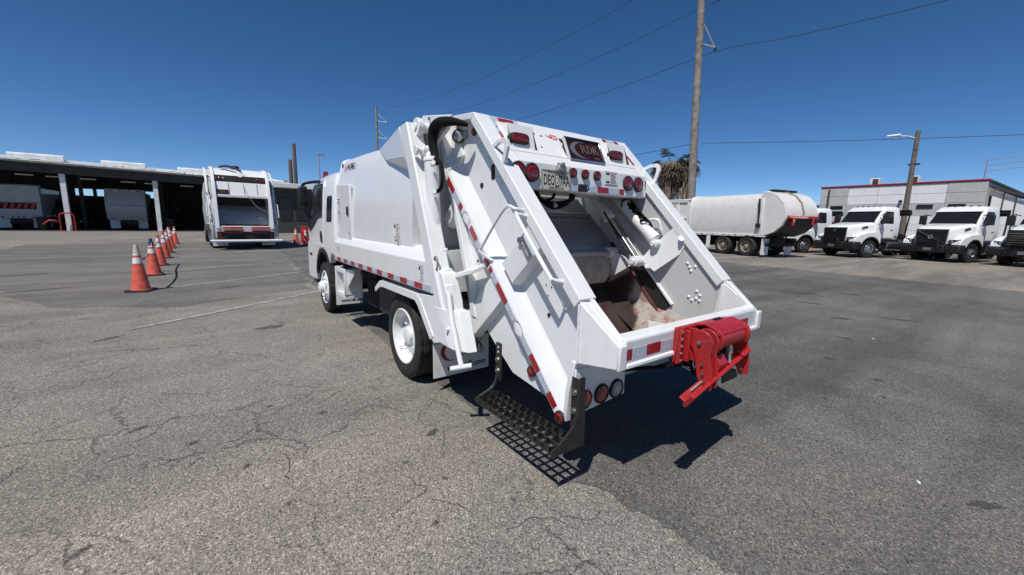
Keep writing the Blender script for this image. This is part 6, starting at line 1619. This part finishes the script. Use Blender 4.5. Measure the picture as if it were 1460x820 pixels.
# low building far behind the palm, and a long low one behind the trucks
fb = thing("shop_building", "low pale shop with brown roof edge and round red sign, beyond the palms", "building", (62.0, 33.0, 0), R(-60))
ob("wall", MB().box(-11, 11, 0, 10, 0, 5.0), "concrete_wall", fb)
ob("roof", MB().box(-11.4, 11.4, -.4, 10.4, 5.0, 5.35), "dirt_wood", fb, .02)
ob("wall_band", MB().box(-11, 11, -.06, 0, 4.2, 4.6), "grey_wall", fb)
sgc = ob("round_sign", MB().lathe([(.001, 0), (1.05, 0), (1.05, .15), (.001, .16)], (1.2, -.1, 4.25), (0, -1, 0), 32), "print_red", fb)
ob("sign_ring", MB().lathe([(.82, .15), (.82, .2), (.95, .2), (.95, .15)], (1.2, -.1, 4.25), (0, -1, 0), 32), "sticker_white", sgc)
ob("sign_band", MB().box(-.5 + 1.2, .5 + 1.2, -.34, -.26, 4.1, 4.4), "sticker_white", sgc)
ob("roof_vent", MB().lathe([(.3, 0), (.3, .5), (.5, .55), (.45, .9), (.001, 1.0)], (-.5, 3, 5.35), (0, 0, 1), 16), "sticker_white", fb)
ob("fascia_sign", MB().box(5.2, 8.2, -.12, -.02, 4.3, 4.85), "print_red", fb)
lb_ = thing("warehouse", "long low white warehouse with dark roof edge behind the parked trucks", "building", (70.0, 19.0, 0), R(-88))
ob("wall", MB().box(-5.5, 6, 0, 12, 0, 4.6), "concrete_wall", lb_)
ob("roof", MB().box(-5.8, 6.3, -.3, 12.3, 4.6, 4.95), "shed_dark", lb_)
for k in range(5):
    ob("dark_opening", MB().box(-5 + k * 2.2, -3.6 + k * 2.2, -.05, 0, 3.2, 4.2), "shed_dark", lb_)
rc = thing("waste_container", "red steel waste container standing between two bonneted trucks", "container", (36.5, 9.4, 0), R(-70))
ob("box", MB().loft([[(x, y, z) for x, y in ((-1.6, -1.1), (1.6, -1.1), (1.6, 1.1), (-1.6, 1.1))] for z in (.25, 2.0)]), "red_paint", rc, .02)
for k in range(6):
    ob("rib", MB().box(-1.5 + k * .6, -1.42 + k * .6, -1.18, -1.1, .3, 1.95), "red_paint", rc, .01)
ob("top_rail", MB().box(-1.68, 1.68, -1.2, -1.08, 1.95, 2.08), "red_paint", rc, .01)
for x in (-1.2, 1.2):
    ob("skid", MB().box(x - .1, x + .1, -1.0, 1.0, 0, .25), "red_paint", rc)

# chain-link fence behind the trucks: posts and rails
fe = thing("mesh_fence", "thin grey mesh fence running behind the parked trucks", "fence", (0, 0, 0))
for k in range(14):
    y = 20 - k * 2.2; x = 44 + k * .15
    ob("post", MB().cyl((x, y, 0), (x, y, 2.1), .035, n=8), "galvanised", fe)
ob("top_rail", MB().cyl((44, 20, 2.08), (45.95, -8.6, 2.08), .025, n=8), "galvanised", fe)
wm = MB()
for k in range(13):
    for j in range(12):
        y = 20 - k * 2.2 - j * .183; x = 44 + (k + j / 12) * .15
        wm.box(x - .006, x + .006, y - .006, y + .006, .1, 2.05)
ms = ob("mesh", wm, "galvanised", fe); ms["kind"] = "stuff"

# ================================================================ poles and wires
PA = Vector((35.75, 20.65, 0)); PB = Vector((31.7, 100.1, 0))
pa = thing("utility_pole", "tall weathered steel utility pole with two bracket arms, behind the palms", "utility pole", PA)
pa.rotation_euler = (-.0225, -.030, 0)          # it leans a little
ob("shaft", MB().lathe([(.42, 0), (.40, 2.5), (.405, 2.5), (.40, 2.6), (.385, 2.6), (.33, 15.0), (.34, 15.0), (.34, 15.15), (.325, 15.15), (.27, 29), (.001, 29.02)], (0, 0, 0), (0, 0, 1), 14), "steel_pole", pa)
ad_ = Vector((.77, -.64, 0))
def bracket(parent, z, L, r=.075):
    o = ob("bracket_arm", MB().cyl(ad_ * .3 + Vector((0, 0, z)), ad_ * L + Vector((0, 0, z - .35)), r, n=10), "galvanised", parent)
    ob("bracket_strut", MB().cyl(ad_ * .3 + Vector((0, 0, z + 1.7)), ad_ * (L - .1) + Vector((0, 0, z - .25)), r, n=10), "galvanised", o)
    ob("insulator", MB().lathe([(.05, 0), (.12, .04), (.06, .09), (.12, .14), (.06, .19), (.12, .24), (.05, .3)], ad_ * (L + .02) + Vector((0, 0, z - .62)), (0, 0, 1), 12), "wire", o)
for z in (18.1, 22.35, 26.6):
    bracket(pa, z, 1.45)
pb = thing("utility_pole", "distant thin utility pole rising behind the small garbage truck's body", "utility pole", PB)
ob("shaft", MB().lathe([(.4, 0), (.25, 28), (.001, 28.01)], (0, 0, 0), (0, 0, 1), 12), "steel_pole", pb)
for z in (21.0, 24.8):
    bracket(pb, z, 2.6)
lp_ = thing("street_lamp", "wooden pole with a single arm lamp between the two bonneted trucks", "street lamp", (41.6, 6.25, 0))
lpl = Vector((.35, .12, 0))
ob("pole", MB().cyl((0, 0, 0), (.30, .10, 9.1), .20, .14, n=12), "wood_pole", lp_)
ob("lamp_arm", MB().tube([(.25, .1, 8.5), (.1, .6, 8.75), (-.1, 1.3, 8.85)], .05), "galvanised", lp_)
ob("lamp_head", MB().loft([[( -.1 + dx, y, 8.85 + dz) for dx, dz in ((-.16, 0), (-.1, .12), (.1, .12), (.16, 0), (.08, -.06), (-.08, -.06))] for y in (1.0, 1.8)]), "sticker_white", lp_, .03)
ob("pole_bracket", MB().box(.1, .45, -.3, .35, 6.55, 6.66), "wire", lp_)
for loc, h, lab in (((7.45, 61.4, 0), 11.2, "dark wooden pole standing behind the cabin's pale roof"), ((6.95, 61.8, 0), 9.1, "short dark wooden post beside a taller pole behind the cabin")):
    q = thing("wooden_pole", lab, "pole", loc)
    ob("shaft", MB().cyl((0, 0, 0), (0, 0, h), .30, .24, n=10), "wood_pole", q)
    ob("cap", MB().cyl((0, 0, h), (0, 0, h + .12), .26, .2, n=10), "wood_pole", q)
q = thing("light_mast", "thin mast with a small head, between the wooden poles and the truck cab", "mast", (10.4, 61, 0))
ob("mast", MB().cyl((0, 0, 0), (0, 0, 10.2), .12, .07, n=8), "galvanised", q)
ob("head", MB().box(-.1, .8, -.12, .12, 10.1, 10.3), "sticker_grey", q)
q = thing("antenna", "small rooftop aerial with three cross rods on the industrial building", "aerial", (60.5, 4.1, 6.55))
ob("mast", MB().cyl((0, 0, 0), (0, 0, 2.2), .05, n=8), "galvanised", q)
for k in range(3):
    ob("rod", MB().cyl((0, 0, 2.1 - k * .55), (0, -2.6, 2.35 - k * .55), .03, n=6), "galvanised", q)
def wire_(pts, lab, r=.024):
    o = ob("overhead_wire", MB().tube(smooth_path(pts, 10), r, 6), "wire")
    return tag(o, lab, "wire", "overhead wires")
def span(a, b_, sag, n=9):
    a, b_ = Vector(a), Vector(b_)
    return [a.lerp(b_, i / n) - Vector((0, 0, 4 * sag * (i / n) * (1 - i / n))) for i in range(n + 1)]
FAR = Vector((38.4, -30, 0))
for z1, z2, sg_, lab in ((17.45, 20.4, 2.2, "lowest of the overhead wires held by the tall pole's bracket arms"), (21.7, 24.2, 2.2, "middle overhead wire held by the tall pole's upper visible bracket"), (26.0, 27.8, 2.4, "topmost overhead wire running past the tall pole")):
    a_ = PA + ad_ * 1.47 + Vector((-.030 * z1, .0225 * z1, z1)); b2 = PB + ad_ * 2.6 + Vector((0, 0, z2))
    c2 = FAR + ad_ * 1.4 + Vector((0, 0, z1 + .8))
    wire_(span(c2, a_, 1.6) + span(a_, b2, sg_)[1:], lab)
wire_(span((35.9, 20.4, 9.35), (64, -17, 9.9), .4) , "thin low wire running from the tall pole over the trucks", .022)
wire_(span((35.6, 20.9, 9.35), (28, 60, 8.0), .6), "thin low wire dropping behind the small garbage truck", .022)

# ================================================================ palms
def palm(loc, label, h, spread, nd, ng, seed):
    rnd = random.Random(seed)
    t = thing("palm_tree", label, "palm tree", loc, 0, "palms behind the cream garbage truck")
    tr = [(.34, 0), (.30, .6)]
    for k in range(14):
        z = .8 + (h - .8) * k / 14
        tr += [(.27 + .03 * (k % 2), z), (.25, z + .2)]
    ob("trunk", MB().lathe(tr + [(.2, h), (.001, h + .1)], (0, 0, 0), (0, 0, 1), 14), "palm_trunk", t)
    def frond(mb, az, el0, L, droop, w, n=7, leaf=9):
        d0 = Vector((math.cos(az), math.sin(az), 0)); p = Vector((0, 0, h + rnd.uniform(-.5, .2))) ; el = el0
        pts = [p]
        for i in range(n):
            p = p + (d0 * math.cos(el) + Vector((0, 0, 1)) * math.sin(el)) * (L * .5 / n)
            el -= droop / n; pts.append(p)
        side = Vector((-d0.y, d0.x, 0))
        for i in range(n):                                   # stalk
            a, b_ = pts[i], pts[i + 1]
            mb.add([a + side * .025, a - side * .025, b_ - side * .02, b_ + side * .02], [(0, 1, 2, 3)])
        tip = pts[-1]; dirn = (pts[-1] - pts[-2]).normalized()
        for j in range(leaf):                                # fan of narrow leaflets
            q = (j / (leaf - 1) - .5) * 2
            a = q * 1.25
            dr = (dirn * math.cos(a) + side * math.sin(a)).normalized()
            dr = (dr + Vector((0, 0, -.25 * abs(droop) * rnd.uniform(.3, 1.2)))).normalized()
            l = L * .55 * rnd.uniform(.75, 1.1); ww = w * rnd.uniform(.7, 1.2)
            up_ = dr.cross(side if abs(dr.dot(side)) < .8 else dirn).normalized()
            sd_ = dr.cross(up_).normalized()
            m1 = tip + dr * l * .5 + Vector((0, 0, -.03 * l)); e1 = tip + dr * l + Vector((0, 0, -.28 * l * rnd.uniform(.5, 1.3)))
            mb.add([tip, m1 + sd_ * ww, e1, m1 - sd_ * ww], [(0, 1, 2), (0, 2, 3)])
    sk_ = MB()
    for k in range(nd):
        frond(sk_, rnd.uniform(0, 6.28), rnd.uniform(-1.1, .35), spread * rnd.uniform(.7, 1.1), rnd.uniform(.6, 2.0), .055)
    for k in range(nd):                                      # hanging thatch against the trunk
        az = rnd.uniform(0, 6.28); z0 = h - rnd.uniform(.3, 3.0); r0 = rnd.uniform(.3, 1.0) * spread * .5
        a = Vector((math.cos(az) * r0, math.sin(az) * r0, z0)); l = rnd.uniform(.8, 2.0)
        sdv = Vector((-math.sin(az), math.cos(az), 0)) * rnd.uniform(.05, .12)
        e1 = a + Vector((math.cos(az) * rnd.uniform(-.15, .25), math.sin(az) * rnd.uniform(-.15, .25), -l))
        sk_.add([a - sdv, a + sdv, e1 + sdv * .3, e1 - sdv * .5], [(0, 1, 2, 3)])
    o = ob("dead_thatch", sk_, "dead_frond", t, smooth=0); o["kind"] = "stuff"
    cr_ = MB()
    for k in range(ng):
        frond(cr_, rnd.uniform(0, 6.28), rnd.uniform(.1, 1.4), spread * rnd.uniform(.6, .95), rnd.uniform(.3, 1.3), .06)
    o = ob("crown", cr_, "green_frond", t, smooth=0); o["kind"] = "stuff"
palm((36.0, 23.6, 0), "shaggy palm with brown hanging fronds, the broader of the pair by the pole", 7.8, 2.2, 250, 34, 3)
palm((36.9, 22.2, 0), "narrower shaggy palm crowding the foot of the tall utility pole", 7.8, 1.7, 180, 28, 9)
def shrub(loc, label, r, seed):
    rnd = random.Random(seed); t = thing("shrub", label, "shrub", loc, 0)
    ob("stem", MB().cyl((0, 0, 0), (.1, 0, r * .9), .06, .03, n=6), "palm_trunk", t)
    mb = MB()
    for k in range(420):
        v = Vector((rnd.gauss(0, 1), rnd.gauss(0, 1), rnd.gauss(0, 1))).normalized() * r * rnd.uniform(.45, 1.05)
        p = Vector((v.x, v.y, r * 1.1 + v.z * .8)); a = Vector((rnd.uniform(-1, 1), rnd.uniform(-1, 1), rnd.uniform(-1, 1))).normalized() * .16; b_ = a.orthogonal().normalized() * .07
        mb.add([p - a, p + b_, p + a, p - b_], [(0, 1, 2, 3)])
    o = ob("foliage", mb, "green_frond", t, smooth=0); o["kind"] = "stuff"
shrub((40.5, 4.2, 0), "small green shrub growing by the mesh fence behind the lamp pole", .9, 4)
shrub((41.5, 2.6, 0), "low loose shrub by the mesh fence, between two parked trucks", .7, 5)

for loc, lab in (((-13.6, 49.6, 0.02), "dark rubbish bin standing to the side of the column with the red guard"), ((-5.4, 49.6, 0.02), "dark rubbish bin standing at the foot of the unguarded shed column")):
    q = thing("rubbish_bin", lab, "bin", loc, 0, "dark bins under the shed eave")
    ob("bin_body", MB().lathe([(.001, 0), (.27, 0), (.30, .05), (.35, .95), (.38, 1.0), (.36, 1.03), (.001, 1.03)], (0, 0, 0), (0, 0, 1), 20), "black_plastic", q)
    ob("lid", MB().lathe([(.40, 1.0), (.41, 1.06), (.30, 1.12), (.001, 1.15)], (0, 0, 0), (0, 0, 1), 20), "shed_dark", q)
